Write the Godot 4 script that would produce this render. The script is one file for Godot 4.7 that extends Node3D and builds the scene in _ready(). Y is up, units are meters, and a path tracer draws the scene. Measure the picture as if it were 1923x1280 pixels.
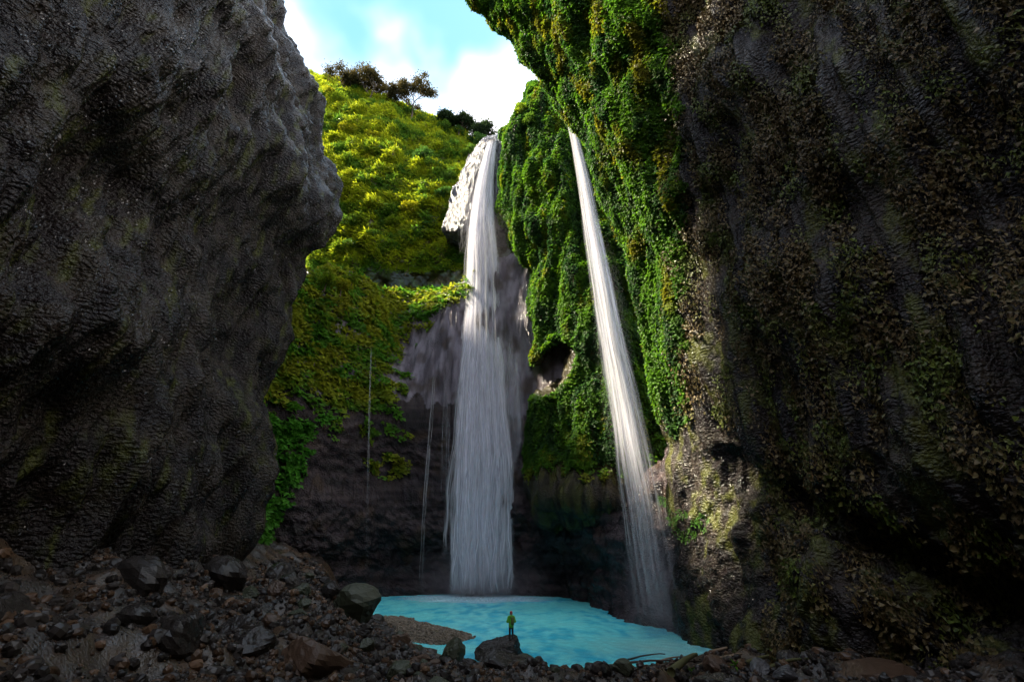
extends Node3D

const CAM_Y := 8.3
const F := 857.0
const PITCH := 0.40143

var rng := RandomNumberGenerator.new()
var n_big := FastNoiseLite.new()
var n_mid := FastNoiseLite.new()
var n_cell := FastNoiseLite.new()
var n_fine := FastNoiseLite.new()
var n_mask := FastNoiseLite.new()
var M := {}
var used := {}

# ---------------------------------------------------------------- helpers
func P(px: float, py: float, d: float) -> Vector3:
	var a := (px - 961.5) / F
	var b := (640.0 - py) / F
	var fw := cos(PITCH) - b * sin(PITCH)
	var up := b * cos(PITCH) + sin(PITCH)
	return Vector3(a * d / fw, CAM_Y + d * up / fw, -d)

func pix(p: Vector3) -> Vector2:
	var vy := p.y - CAM_Y
	var fz := vy * sin(PITCH) - p.z * cos(PITCH)
	var u := vy * cos(PITCH) + p.z * sin(PITCH)
	return Vector2(961.5 + F * p.x / fz, 640.0 - F * u / fz)

func sst(a: float, b: float, x: float) -> float:
	var t := clampf((x - a) / (b - a), 0.0, 1.0)
	return t * t * (3.0 - 2.0 * t)

func table(xs: Array, ys: Array, x: float) -> float:
	var n := xs.size()
	if x <= xs[0]:
		return ys[0]
	if x >= xs[n - 1]:
		return ys[n - 1]
	for i in n - 1:
		if x < xs[i + 1]:
			var t: float = (x - xs[i]) / (xs[i + 1] - xs[i])
			var y0: float = ys[maxi(i - 1, 0)]
			var y1: float = ys[i]
			var y2: float = ys[i + 1]
			var y3: float = ys[mini(i + 2, n - 1)]
			var c := cubic_interpolate(y1, y2, y0, y3, t)
			return clampf(c, minf(y1, y2) - 0.15 * absf(y2 - y1), maxf(y1, y2) + 0.15 * absf(y2 - y1))
	return ys[n - 1]

func numbered(called: String) -> String:
	if not used.has(called):
		used[called] = 0
		return called
	used[called] += 1
	return "%s_%03d" % [called, used[called]]

func tag(o: Node, label: String, category: String, group := "", kind := "") -> Node:
	if label: o.set_meta("label", label)
	if category: o.set_meta("category", category)
	if group: o.set_meta("group", group)
	if kind: o.set_meta("kind", kind)
	return o

func put(mesh: Mesh, called: String, mat: Material, parent: Node = null) -> MeshInstance3D:
	var o := MeshInstance3D.new()
	o.mesh = mesh
	o.material_override = mat
	o.name = numbered(called) if parent == null else called
	(self if parent == null else parent).add_child(o, true)
	return o

func base(called: String, at: Vector3) -> Node3D:
	var o := Node3D.new()
	o.name = numbered(called)
	add_child(o, true)
	o.position = at
	return o

func noise_of(kind: int, seed_: int, octaves := 1, fractal := FastNoiseLite.FRACTAL_FBM) -> FastNoiseLite:
	var n := FastNoiseLite.new()
	n.noise_type = kind
	n.seed = seed_
	n.frequency = 1.0
	n.fractal_type = fractal if octaves > 1 else FastNoiseLite.FRACTAL_NONE
	n.fractal_octaves = octaves
	return n

func noise_tex(size: int, freq: float, octaves: int, kind: int, seed_: int, normal := false, strength := 4.0, ramp: Gradient = null) -> NoiseTexture2D:
	var t := NoiseTexture2D.new()
	t.width = size
	t.height = size
	t.seamless = true
	var n := FastNoiseLite.new()
	n.noise_type = kind
	n.seed = seed_
	n.frequency = freq
	n.fractal_octaves = octaves
	n.fractal_type = FastNoiseLite.FRACTAL_FBM
	if kind == FastNoiseLite.TYPE_CELLULAR:
		n.cellular_return_type = FastNoiseLite.RETURN_DISTANCE
	t.noise = n
	t.as_normal_map = normal
	t.bump_strength = strength
	if ramp:
		t.color_ramp = ramp
	return t

func ramp(stops: Array) -> Gradient:
	var g := Gradient.new()
	var offs := PackedFloat32Array()
	var cols := PackedColorArray()
	for s in stops:
		offs.append(s[0])
		cols.append(s[1])
	g.offsets = offs
	g.colors = cols
	return g

# ---------------------------------------------------------------- surfaces
# a grid of points becomes one displaced, coloured mesh whose normals look at `eye`
func surface(pts: PackedVector3Array, nu: int, nv: int, eye: Vector3, disp: Callable, tint: Callable) -> Dictionary:
	var nrm := grid_normals(pts, nu, nv, eye)
	var pos := PackedVector3Array()
	pos.resize(pts.size())
	for k in pts.size():
		var d = disp.call(pts[k], nrm[k])
		pos[k] = pts[k] + nrm[k] * d
	nrm = grid_normals(pos, nu, nv, eye)
	var col := PackedColorArray()
	col.resize(pts.size())
	for k in pts.size():
		col[k] = tint.call(pos[k], nrm[k])
	var idx := PackedInt32Array()
	idx.resize((nu - 1) * (nv - 1) * 6)
	var w := 0
	var mid := (nv / 2) * nu + nu / 2
	var g := (pos[mid + 1] - pos[mid]).cross(pos[mid + nu] - pos[mid])
	var same := g.dot(nrm[mid]) > 0.0
	for j in nv - 1:
		for i in nu - 1:
			var a := j * nu + i
			var b := a + 1
			var c := a + nu
			var e := c + 1
			if same:
				idx[w] = a; idx[w + 1] = c; idx[w + 2] = b; idx[w + 3] = b; idx[w + 4] = c; idx[w + 5] = e
			else:
				idx[w] = a; idx[w + 1] = b; idx[w + 2] = c; idx[w + 3] = b; idx[w + 4] = e; idx[w + 5] = c
			w += 6
	var arr := []
	arr.resize(Mesh.ARRAY_MAX)
	arr[Mesh.ARRAY_VERTEX] = pos
	arr[Mesh.ARRAY_NORMAL] = nrm
	arr[Mesh.ARRAY_COLOR] = col
	arr[Mesh.ARRAY_INDEX] = idx
	var m := ArrayMesh.new()
	m.add_surface_from_arrays(Mesh.PRIMITIVE_TRIANGLES, arr)
	return {"mesh": m, "pos": pos, "nrm": nrm, "nu": nu, "nv": nv}

func grid_normals(p: PackedVector3Array, nu: int, nv: int, eye: Vector3) -> PackedVector3Array:
	var out := PackedVector3Array()
	out.resize(p.size())
	for j in nv:
		var j0 := maxi(j - 1, 0) * nu
		var j1 := mini(j + 1, nv - 1) * nu
		for i in nu:
			var du := p[j * nu + mini(i + 1, nu - 1)] - p[j * nu + maxi(i - 1, 0)]
			var dv := p[j1 + i] - p[j0 + i]
			out[j * nu + i] = du.cross(dv).normalized()
	var mid := (nv / 2) * nu + nu / 2
	if out[mid].dot(eye - p[mid]) < 0.0:
		for k in out.size():
			out[k] = -out[k]
	return out

func crom(a: Vector3, b: Vector3, c: Vector3, d: Vector3, t: float) -> Vector3:
	return b.cubic_interpolate(c, a, d, t)

# control rows of [px, py, depth] -> dense grid of points
func control_grid(rows: Array, nu: int, nv: int) -> PackedVector3Array:
	var nr := rows.size()
	var nc: int = rows[0].size()
	var out := PackedVector3Array()
	out.resize(nu * nv)
	var ctrl := []
	for r in rows:
		var line := PackedVector3Array()
		for c in r:
			line.append(P(c[0], c[1], c[2]))
		ctrl.append(line)
	for j in nv:
		var v := float(j) / (nv - 1) * (nr - 1)
		var r := mini(int(v), nr - 2)
		var tv := v - r
		var line := PackedVector3Array()
		for c in nc:
			line.append(crom(ctrl[maxi(r - 1, 0)][c], ctrl[r][c], ctrl[r + 1][c], ctrl[mini(r + 2, nr - 1)][c], tv))
		for i in nu:
			var u := float(i) / (nu - 1) * (nc - 1)
			var k := mini(int(u), nc - 2)
			out[j * nu + i] = crom(line[maxi(k - 1, 0)], line[k], line[k + 1], line[mini(k + 2, nc - 1)], u - k)
	return out

func rock(p: Vector3, a1: float, a2: float, a3: float, a4: float, stretch: float) -> float:
	var q := Vector3(p.x, p.y * stretch, p.z)
	var d := a1 * n_big.get_noise_3dv(p / 15.0)
	d += a2 * n_mid.get_noise_3dv(q / 5.0)
	d += a3 * (0.45 - n_cell.get_noise_3dv(q / 1.5) - 0.9)
	d += a4 * n_fine.get_noise_3dv(q / 0.9)
	d += a3 * 0.42 * (0.1 - n_cell.get_noise_3dv(q / 0.55) - 0.5)
	return d

# ---------------------------------------------------------------- scatter
# random points on a built surface, accepted by `want` (returns a colour, alpha 0 = none; alpha scales size)
func scatter(s: Dictionary, count: int, want: Callable) -> Array:
	var nu: int = s.nu
	var nv: int = s.nv
	var pos: PackedVector3Array = s.pos
	var nrm: PackedVector3Array = s.nrm
	var most := 0.0
	for k in 400:
		var i := rng.randi_range(s.get("first", 0), nu - 2)
		var j := rng.randi_range(0, nv - 2)
		var a := j * nu + i
		most = maxf(most, (pos[a + 1] - pos[a]).length() * (pos[a + nu] - pos[a]).length())
	var out := []
	for k in count:
		var i := rng.randi_range(s.get("first", 0), nu - 2)
		var j := rng.randi_range(0, nv - 2)
		var a := j * nu + i
		var area := (pos[a + 1] - pos[a]).length() * (pos[a + nu] - pos[a]).length()
		if rng.randf() * most > area:
			continue
		var p := pos[a].lerp(pos[a + nu + 1], rng.randf())
		var c: Color = want.call(p, nrm[a])
		if c.a > 0.0:
			out.append([p, nrm[a], c])
	return out

func multi(called: String, spots: Array, mesh: Mesh, mat: Material, lo: float, hi: float, lean: float, parent: Node = null, tall := 1.0) -> MultiMeshInstance3D:
	var mm := MultiMesh.new()
	mm.transform_format = MultiMesh.TRANSFORM_3D
	mm.use_colors = true
	mm.mesh = mesh
	mm.instance_count = spots.size()
	var k := 0
	for s in spots:
		var n: Vector3 = s[1]
		n = (n + Vector3(rng.randf_range(-1, 1), rng.randf_range(-1, 1), rng.randf_range(-1, 1)) * lean).normalized()
		var up := Vector3.UP if absf(n.y) < 0.9 else Vector3(rng.randf_range(-1, 1), 0, rng.randf_range(-1, 1)).normalized()
		var x := up.cross(n).normalized()
		var y := n.cross(x)
		var c: Color = s[2]
		var size := rng.randf_range(lo, hi) * c.a
		mm.set_instance_transform(k, Transform3D(Basis(x * size, y * size * tall, n * size).rotated(n, rng.randf_range(-0.5, 0.5)), s[0]))
		var v := rng.randf_range(0.7, 1.3)
		mm.set_instance_color(k, Color(c.r * v, c.g * v, c.b * v, 1.0))
		k += 1
	var o := MultiMeshInstance3D.new()
	o.multimesh = mm
	o.material_override = mat
	o.name = numbered(called)
	(self if parent == null else parent).add_child(o, true)
	return o

func leaf(st: SurfaceTool, at: Vector3, along: Vector3, face: Vector3, length: float, width: float, c: Color) -> void:
	var side := along.cross(face).normalized() * width * 0.5
	var tip := at + along * length - face * length * 0.12
	var l := at + along * length * 0.42 + side + face * width * 0.16
	var r := at + along * length * 0.42 - side + face * width * 0.16
	st.set_color(c)
	st.add_vertex(at); st.add_vertex(tip); st.add_vertex(l)
	st.add_vertex(at); st.add_vertex(r); st.add_vertex(tip)

# a clump of drooping leaves lying on the plane z = 0, looking along +z
func clump(seed_: int, count: int, spread: float, length: float, width: float, droop: float) -> ArrayMesh:
	var r := RandomNumberGenerator.new()
	r.seed = seed_
	var st := SurfaceTool.new()
	st.begin(Mesh.PRIMITIVE_TRIANGLES)
	for k in count:
		var a := r.randf() * TAU
		var d := sqrt(r.randf()) * spread
		var at := Vector3(cos(a) * d, sin(a) * d, r.randf_range(0.0, 0.35) * spread)
		var along := Vector3(r.randf_range(-0.8, 0.8), r.randf_range(-0.5, 0.6) - droop, r.randf_range(0.0, 0.7)).normalized()
		var face := (Vector3(r.randf_range(-0.5, 0.5), r.randf_range(0.1, 0.9), 1.0)).normalized()
		face = (face - along * face.dot(along)).normalized()
		var v := r.randf_range(0.65, 1.3)
		leaf(st, at, along, face, length * r.randf_range(0.6, 1.25), width * r.randf_range(0.7, 1.2), Color(v * r.randf_range(0.85, 1.15), v, v * r.randf_range(0.7, 1.1)))
	return st.commit()

# a shrub made of leafy lobes, base at the origin
func shrub_mesh(seed_: int, lobes: int, leaves: int, size: float, leaf_size: float) -> ArrayMesh:
	var r := RandomNumberGenerator.new()
	r.seed = seed_
	var st := SurfaceTool.new()
	st.begin(Mesh.PRIMITIVE_TRIANGLES)
	for l in lobes:
		var c := Vector3(r.randf_range(-0.7, 0.7), r.randf_range(0.35, 0.95), r.randf_range(-0.7, 0.7)) * size
		var rad := r.randf_range(0.28, 0.5) * size
		var tone := r.randf_range(0.75, 1.25)
		for k in leaves / lobes:
			var d := Vector3(r.randfn(), r.randfn(), r.randfn()).normalized()
			var at := c + d * rad * pow(r.randf(), 0.3) * Vector3(1, 0.75, 1)
			if at.y < 0.05 * size:
				continue
			var along := (d + Vector3(r.randf_range(-0.7, 0.7), r.randf_range(-0.6, 0.5), r.randf_range(-0.7, 0.7))).normalized()
			var face := (Vector3(r.randf_range(-0.6, 0.6), 1.0, r.randf_range(-0.6, 0.6)) + d * 0.6).normalized()
			face = (face - along * face.dot(along)).normalized()
			var v := tone * r.randf_range(0.7, 1.25)
			leaf(st, at, along, face, leaf_size * r.randf_range(0.6, 1.3), leaf_size * 0.55, Color(v * r.randf_range(0.85, 1.2), v, v * 0.9))
	return st.commit()

func tube(st: SurfaceTool, path: Array, radii: Array, sides := 7) -> void:
	var rings := []
	for k in path.size():
		var dir: Vector3 = (path[mini(k + 1, path.size() - 1)] - path[maxi(k - 1, 0)]).normalized()
		var x := dir.cross(Vector3(0.31, 0.2, 0.93)).normalized()
		var y := dir.cross(x)
		var ring := []
		for s in sides:
			var a := TAU * s / sides
			ring.append(path[k] + (x * cos(a) + y * sin(a)) * radii[k])
		rings.append(ring)
	for k in rings.size() - 1:
		for s in sides:
			var a: Vector3 = rings[k][s]
			var b: Vector3 = rings[k][(s + 1) % sides]
			var c: Vector3 = rings[k + 1][s]
			var d: Vector3 = rings[k + 1][(s + 1) % sides]
			for v in [a, b, c, b, d, c]:
				st.add_vertex(v)
	for e in [0, rings.size() - 1]:
		for s in range(1, sides - 1):
			var tri := [rings[e][0], rings[e][s], rings[e][s + 1]]
			if e > 0: tri.reverse()
			for v in tri: st.add_vertex(v)

# an angular boulder: a sphere cut by planes, roughened
func boulder_mesh(seed_: int, cuts: int, nu := 26, nv := 16, rough := 0.07, faces := []) -> ArrayMesh:
	var r := RandomNumberGenerator.new()
	r.seed = seed_
	var planes := []
	for f in faces:
		planes.append([f[0].normalized(), f[1]])
	for k in cuts:
		planes.append([Vector3(r.randfn(), r.randfn() * 0.8, r.randfn()).normalized(), r.randf_range(0.55, 0.9)])
	var st := SurfaceTool.new()
	st.begin(Mesh.PRIMITIVE_TRIANGLES)
	st.set_smooth_group(-1)
	var g := []
	for j in nv + 1:
		var row := []
		for i in nu:
			var th := PI * j / nv
			var ph := TAU * i / nu
			var d := Vector3(sin(th) * cos(ph), cos(th), sin(th) * sin(ph))
			var rad := 1.0
			for q in planes:
				var k: float = d.dot(q[0])
				if k > 0.05:
					rad = minf(rad, q[1] / k)
			rad += rough * n_fine.get_noise_3dv(d * 2.3 + Vector3(seed_ * 3.1, 0, 0)) + rough * 0.5 * n_fine.get_noise_3dv(d * 6.0 + Vector3(seed_, 5, 0))
			row.append(d * rad)
		g.append(row)
	for j in nv:
		for i in nu:
			var a: Vector3 = g[j][i]
			var b: Vector3 = g[j][(i + 1) % nu]
			var c: Vector3 = g[j + 1][i]
			var d: Vector3 = g[j + 1][(i + 1) % nu]
			if j > 0:
				st.add_vertex(a); st.add_vertex(b); st.add_vertex(c)
			if j < nv - 1:
				st.add_vertex(b); st.add_vertex(d); st.add_vertex(c)
	st.generate_normals()
	return st.commit()

# ---------------------------------------------------------------- signed distance figure
func cap(p: Vector3, a: Vector3, b: Vector3, ra: float, rb: float) -> float:
	var ab := b - a
	var t := clampf((p - a).dot(ab) / maxf(ab.length_squared(), 1e-9), 0.0, 1.0)
	return (p - a - ab * t).length() - lerpf(ra, rb, t)

func smin(a: float, b: float, k: float) -> float:
	var h := maxf(k - absf(a - b), 0.0) / k
	return minf(a, b) - h * h * k * 0.25

func chain_field(p: Vector3, bones: Array, k: float) -> float:
	var d := 9.0
	for b in bones:
		d = smin(d, cap(p, b[0], b[1], b[2], b[3]), k)
	return d

func net(bones: Array, k: float, cell: float, st: SurfaceTool, cut_lo := -9.0, cut_hi := 9.0) -> void:
	var lo := Vector3(9, 9, 9)
	var hi := -lo
	for b in bones:
		for e in [0, 1]:
			var r: float = b[2 + e] + 2.0 * cell
			lo = lo.min(b[e] - Vector3(r, r, r))
			hi = hi.max(b[e] + Vector3(r, r, r))
	lo.y = maxf(lo.y, cut_lo - 2.0 * cell)
	hi.y = minf(hi.y, cut_hi + 2.0 * cell)
	var n := Vector3i(((hi - lo) / cell).ceil()) + Vector3i.ONE
	var f := PackedFloat32Array()
	f.resize(n.x * n.y * n.z)
	for z in n.z:
		for y in n.y:
			for x in n.x:
				var q := lo + Vector3(x, y, z) * cell
				f[(z * n.y + y) * n.x + x] = maxf(maxf(chain_field(q, bones, k), cut_lo - q.y), q.y - cut_hi)
	var at := {}
	for z in n.z - 1:
		for y in n.y - 1:
			for x in n.x - 1:
				var sum := Vector3.ZERO
				var cnt := 0
				for e in [[0, 0, 0, 1, 0, 0], [0, 1, 0, 1, 1, 0], [0, 0, 1, 1, 0, 1], [0, 1, 1, 1, 1, 1], [0, 0, 0, 0, 1, 0], [1, 0, 0, 1, 1, 0], [0, 0, 1, 0, 1, 1], [1, 0, 1, 1, 1, 1], [0, 0, 0, 0, 0, 1], [1, 0, 0, 1, 0, 1], [0, 1, 0, 0, 1, 1], [1, 1, 0, 1, 1, 1]]:
					var va := f[((z + e[2]) * n.y + y + e[1]) * n.x + x + e[0]]
					var vb := f[((z + e[5]) * n.y + y + e[4]) * n.x + x + e[3]]
					if (va < 0.0) != (vb < 0.0):
						var t := va / (va - vb)
						sum += Vector3(e[0], e[1], e[2]).lerp(Vector3(e[3], e[4], e[5]), t)
						cnt += 1
				if cnt:
					at[Vector3i(x, y, z)] = lo + (Vector3(x, y, z) + sum / cnt) * cell
	for c in at:
		for ax in 3:
			var d := Vector3i.ZERO
			d[ax] = 1
			var o: Vector3i = c + d
			var va := f[(c.z * n.y + c.y) * n.x + c.x]
			var vb := f[(o.z * n.y + o.y) * n.x + o.x]
			if (va < 0.0) == (vb < 0.0):
				continue
			var u := Vector3i.ZERO
			u[(ax + 1) % 3] = 1
			var v := Vector3i.ZERO
			v[(ax + 2) % 3] = 1
			var q := [c, c - u, c - u - v, c - v]
			if q.any(func(t): return not at.has(t)):
				continue
			if va < 0.0:
				q.reverse()
			for t in [0, 1, 2, 0, 2, 3]:
				st.add_vertex(at[q[t]])

# ---------------------------------------------------------------- materials
func mat(color: Color, rough: float, spec := 0.5) -> StandardMaterial3D:
	var m := StandardMaterial3D.new()
	m.albedo_color = color.linear_to_srgb()
	m.roughness = rough
	m.metallic_specular = spec
	m.cull_mode = BaseMaterial3D.CULL_DISABLED
	return m

func bumpy(m: StandardMaterial3D, tex: Texture2D, cm: float, tile: float, rough_tex: Texture2D = null) -> StandardMaterial3D:
	m.uv1_triplanar = true
	m.uv1_world_triplanar = true
	m.uv1_scale = Vector3.ONE / tile
	m.heightmap_enabled = true
	m.heightmap_texture = tex
	m.heightmap_scale = cm
	if rough_tex:
		m.roughness_texture = rough_tex
	return m

func make_materials() -> void:
	var lumps := noise_tex(1024, 0.022, 5, FastNoiseLite.TYPE_SIMPLEX, 11)
	var gleam := noise_tex(512, 0.02, 4, FastNoiseLite.TYPE_SIMPLEX, 23, false, 1.0, ramp([[0.25, Color(0.3, 0.3, 0.3)], [0.75, Color(1, 1, 1)]]))
	var ripples := noise_tex(1024, 0.02, 4, FastNoiseLite.TYPE_SIMPLEX, 5)
	M.cliff = bumpy(mat(Color(1, 1, 1), 0.27, 0.5), lumps, 20.0, 7.0, gleam)
	M.cliff.vertex_color_use_as_albedo = true
	M.cliff_dark = M.cliff.duplicate()
	M.cliff_dark.metallic_specular = 0.3
	M.ground = bumpy(mat(Color(1, 1, 1), 0.6, 0.5), lumps, 4.0, 4.0, gleam)
	M.ground.vertex_color_use_as_albedo = true
	M.stone = bumpy(mat(Color(0.028, 0.023, 0.021), 0.3, 0.35), lumps, 2.0, 2.5, gleam)
	M.stone_brown = bumpy(mat(Color(0.070, 0.040, 0.025), 0.45, 0.4), lumps, 1.5, 2.5)
	M.stone_grey = bumpy(mat(Color(0.07, 0.068, 0.072), 0.45, 0.5), lumps, 1.5, 2.0)
	M.stone_moss = bumpy(mat(Color(0.035, 0.038, 0.02), 0.5, 0.45), lumps, 2.0, 2.0)
	M.pebble = mat(Color(1, 1, 1), 0.3, 0.32)
	M.pebble.vertex_color_use_as_albedo = true
	M.wet_knob = mat(Color(1, 1, 1), 0.38, 0.4)
	M.wet_knob.vertex_color_use_as_albedo = true
	M.wet_flake = mat(Color(1, 1, 1), 0.16, 0.6)
	M.wet_flake.vertex_color_use_as_albedo = true
	M.litter = mat(Color(1, 1, 1), 0.45, 0.33)
	M.litter.vertex_color_use_as_albedo = true
	M.leaf = mat(Color(1, 1, 1), 0.55, 0.32)
	M.leaf.vertex_color_use_as_albedo = true
	M.leaf.backlight_enabled = true
	M.leaf.backlight = Color(1.0, 1.0, 1.0)
	M.bark = bumpy(mat(Color(0.09, 0.065, 0.045), 0.9, 0.3), lumps, 1.0, 1.0)
	M.wood = bumpy(mat(Color(0.22, 0.15, 0.095), 0.7, 0.4), lumps, 0.5, 0.5)
	M.wood_dark = bumpy(mat(Color(0.05, 0.035, 0.025), 0.6, 0.5), lumps, 0.5, 0.5)
	M.wood_moss = bumpy(mat(Color(0.09, 0.085, 0.03), 0.8, 0.4), lumps, 0.5, 0.5)
	M.water = bumpy(mat(Color(1, 1, 1), 0.16, 0.5), ripples, 5.0, 5.0)
	M.water.vertex_color_use_as_albedo = true
	var streak := Image.create(128, 512, false, Image.FORMAT_RGBA8)
	var sn := noise_of(FastNoiseLite.TYPE_SIMPLEX, 77, 4)
	for y in 512:
		for x in 128:
			var ang := TAU * y / 512.0
			var a := 0.7 + 1.1 * sn.get_noise_3d(x * 0.075, cos(ang) * 0.55, sin(ang) * 0.55)
			streak.set_pixel(x, y, Color(1, 1, 1, clampf(a, 0.1, 1.0)))
	var fall := mat(Color(0.93, 0.92, 0.98), 0.6, 0.3)
	fall.transparency = BaseMaterial3D.TRANSPARENCY_ALPHA
	fall.vertex_color_use_as_albedo = true
	fall.albedo_texture = ImageTexture.create_from_image(streak)
	fall.backlight_enabled = true
	fall.backlight = Color(1.0, 1.0, 1.0)
	M.fall = fall
	var froth := Image.create(256, 256, false, Image.FORMAT_RGBA8)
	var fn := noise_of(FastNoiseLite.TYPE_SIMPLEX, 31, 4)
	for y in 256:
		for x in 256:
			froth.set_pixel(x, y, Color(1, 1, 1, clampf(0.75 + 0.9 * fn.get_noise_2d(x * 0.05, y * 0.05), 0.0, 1.0)))
	M.foam = fall.duplicate()
	M.foam.albedo_texture = ImageTexture.create_from_image(froth)

# ---------------------------------------------------------------- water strands
func spline(pts: Array, t: float) -> Array:
	var n := pts.size()
	var v := clampf(t, 0.0, 1.0) * (n - 1)
	var k := mini(int(v), n - 2)
	var f := v - k
	var a: Array = pts[maxi(k - 1, 0)]
	var b: Array = pts[k]
	var c: Array = pts[k + 1]
	var d: Array = pts[mini(k + 2, n - 1)]
	return [crom(a[0], b[0], c[0], d[0], f), lerpf(b[1], c[1], f), lerpf(b[2], c[2], f)]

# path: [centre, half width, fullness]
func strand(st: SurfaceTool, path: Array, off: float, depth: float, width: float, alpha: float, t0: float, t1: float, yaw: float, seed_: float) -> void:
	var steps := 70
	var prev := []
	for k in steps + 1:
		var t := lerpf(t0, t1, float(k) / steps)
		var s := spline(path, t)
		var w: float = s[1]
		var wob := 0.12 * n_big.get_noise_2d(seed_ * 7.3, t * 5.0) + 0.05 * n_mid.get_noise_2d(seed_ * 3.3, t * 11.0)
		var c: Vector3 = s[0] + Vector3((off + wob) * w, 0.0, depth * minf(w, 2.5))
		var half := width * (0.35 + 0.65 * minf(1.0, w / 3.0)) * lerpf(1.0, 0.5, sst(0.45, 0.85, t))
		var dir := Vector3(cos(yaw), 0, sin(yaw)) * half
		var fade := sst(0.0, 0.06, float(k) / steps) * (1.0 - sst(0.9, 1.0, float(k) / steps))
		var a: float = alpha * fade * s[2]
		var row := [c - dir, c, c + dir, t * 6.0 + seed_, a]
		if k:
			var q := [[prev[0], 0.0, prev[3], 0.0], [prev[1], 0.5, prev[3], prev[4]], [row[0], 0.0, row[3], 0.0], [row[1], 0.5, row[3], row[4]], [prev[2], 1.0, prev[3], 0.0], [row[2], 1.0, row[3], 0.0]]
			for e in [0, 1, 2, 1, 3, 2, 1, 4, 3, 4, 5, 3]:
				st.set_color(Color(1, 1, 1, q[e][3]))
				st.set_uv(Vector2(q[e][1] * 0.4 + seed_ * 0.37, q[e][2] * 0.5))
				st.add_vertex(q[e][0])
		prev = row

func waterfall(called: String, path: Array, strands: int, width: float, alpha: float, depth: float, seed_: int) -> MeshInstance3D:
	var r := RandomNumberGenerator.new()
	r.seed = seed_
	var st := SurfaceTool.new()
	st.begin(Mesh.PRIMITIVE_TRIANGLES)
	for k in strands:
		var off := clampf(r.randfn(0.0, 0.44), -1.0, 1.0)
		var t0 := 0.0 if r.randf() < 0.6 else r.randf_range(0.0, 0.55)
		var t1 := 1.0 if r.randf() < 0.75 else r.randf_range(0.6, 1.0)
		strand(st, path, off, r.randf_range(-0.3, 1.0) * depth, width * r.randf_range(0.5, 1.5), alpha * r.randf_range(0.25, 1.4), t0, t1, r.randf_range(-1.25, 1.25), r.randf() * 50.0)
	return put(st.commit(), called, M.fall)

func mist(parent: Node3D, at: Vector3, size: Vector3, density: float) -> void:
	var r := RandomNumberGenerator.new()
	r.seed = int(size.x * 100.0 + at.y)
	for k in 9:
		var f := FogVolume.new()
		f.shape = RenderingServer.FOG_VOLUME_SHAPE_ELLIPSOID
		f.size = size * Vector3(1.0 - 0.1 * k, r.randf_range(0.95, 1.1) - 0.1 * k, 1.0 - 0.1 * k)
		var m := FogMaterial.new()
		m.albedo = Color(0.97, 0.96, 1.0)
		m.density = density * 0.16 * (0.5 + 0.12 * k)
		f.material = m
		f.name = "mist"
		parent.add_child(f, true)
		f.position = at + Vector3(r.randf_range(-0.07, 0.07) * size.x, r.randf_range(-0.09, 0.0) * size.y, 0)

# ---------------------------------------------------------------- sky
func make_sky() -> Sky:
	var w := 1024
	var h := 512
	var im := Image.create(w, h, false, Image.FORMAT_RGBF)
	var big := noise_of(FastNoiseLite.TYPE_SIMPLEX_SMOOTH, 42, 5)
	for y in h:
		var el := PI * (0.5 - (y + 0.5) / h)
		for x in w:
			var az := TAU * ((x + 0.5) / w)
			var d := Vector3(-cos(el) * sin(az), sin(el), cos(el) * cos(az))
			var c := Vector3(0.16, 0.25, 0.34)
			if el > 0.0:
				c = Vector3(0.05, 0.17, 0.30).lerp(Vector3(0.26, 0.33, 0.41), pow(1.0 - d.y, 1.5))
				var q := d / (d.y + 0.35)
				var n := 0.5 + 0.75 * big.get_noise_3d(q.x * 1.7 + 3.4, 0.3, q.z * 1.7 + 1.2) + 0.12 * big.get_noise_3d(q.x * 6.0, 4.0, q.z * 6.0)
				var cover := sst(0.30, 0.74, n + 0.22 * (1.0 - d.y))
				c = c.lerp(Vector3(0.56, 0.55, 0.61), cover)
				c += Vector3(0.10, 0.09, 0.08) * cover * sst(0.5, 0.85, n)
				var near := acos(clampf(d.dot(Vector3(-0.60, 0.75, -0.10).normalized()), -1.0, 1.0))
				c += Vector3(0.80, 0.66, 0.48) * exp(-near / 0.33)
			im.set_pixel(x, y, Color(c.x, c.y, c.z))
	var m := PanoramaSkyMaterial.new()
	m.panorama = ImageTexture.create_from_image(im)
	var s := Sky.new()
	s.sky_material = m
	return s

# ---------------------------------------------------------------- cliffs
func left_x(y: float, d: float) -> float:
	var far := -0.6 + table([-4.0, 6.0, 24.0, 36.0, 48.0, 59.0, 75.0, 85.0, 99.0, 150.0], [-21.5, -22.7, -24.5, -23.0, -21.8, -25.9, -33.0, -37.0, -43.0, -60.0], y)
	var near := -22.5 - 0.07 * maxf(0.0, y - 22.0)
	return lerpf(near, far, sst(20.0, 43.0, d))

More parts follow.
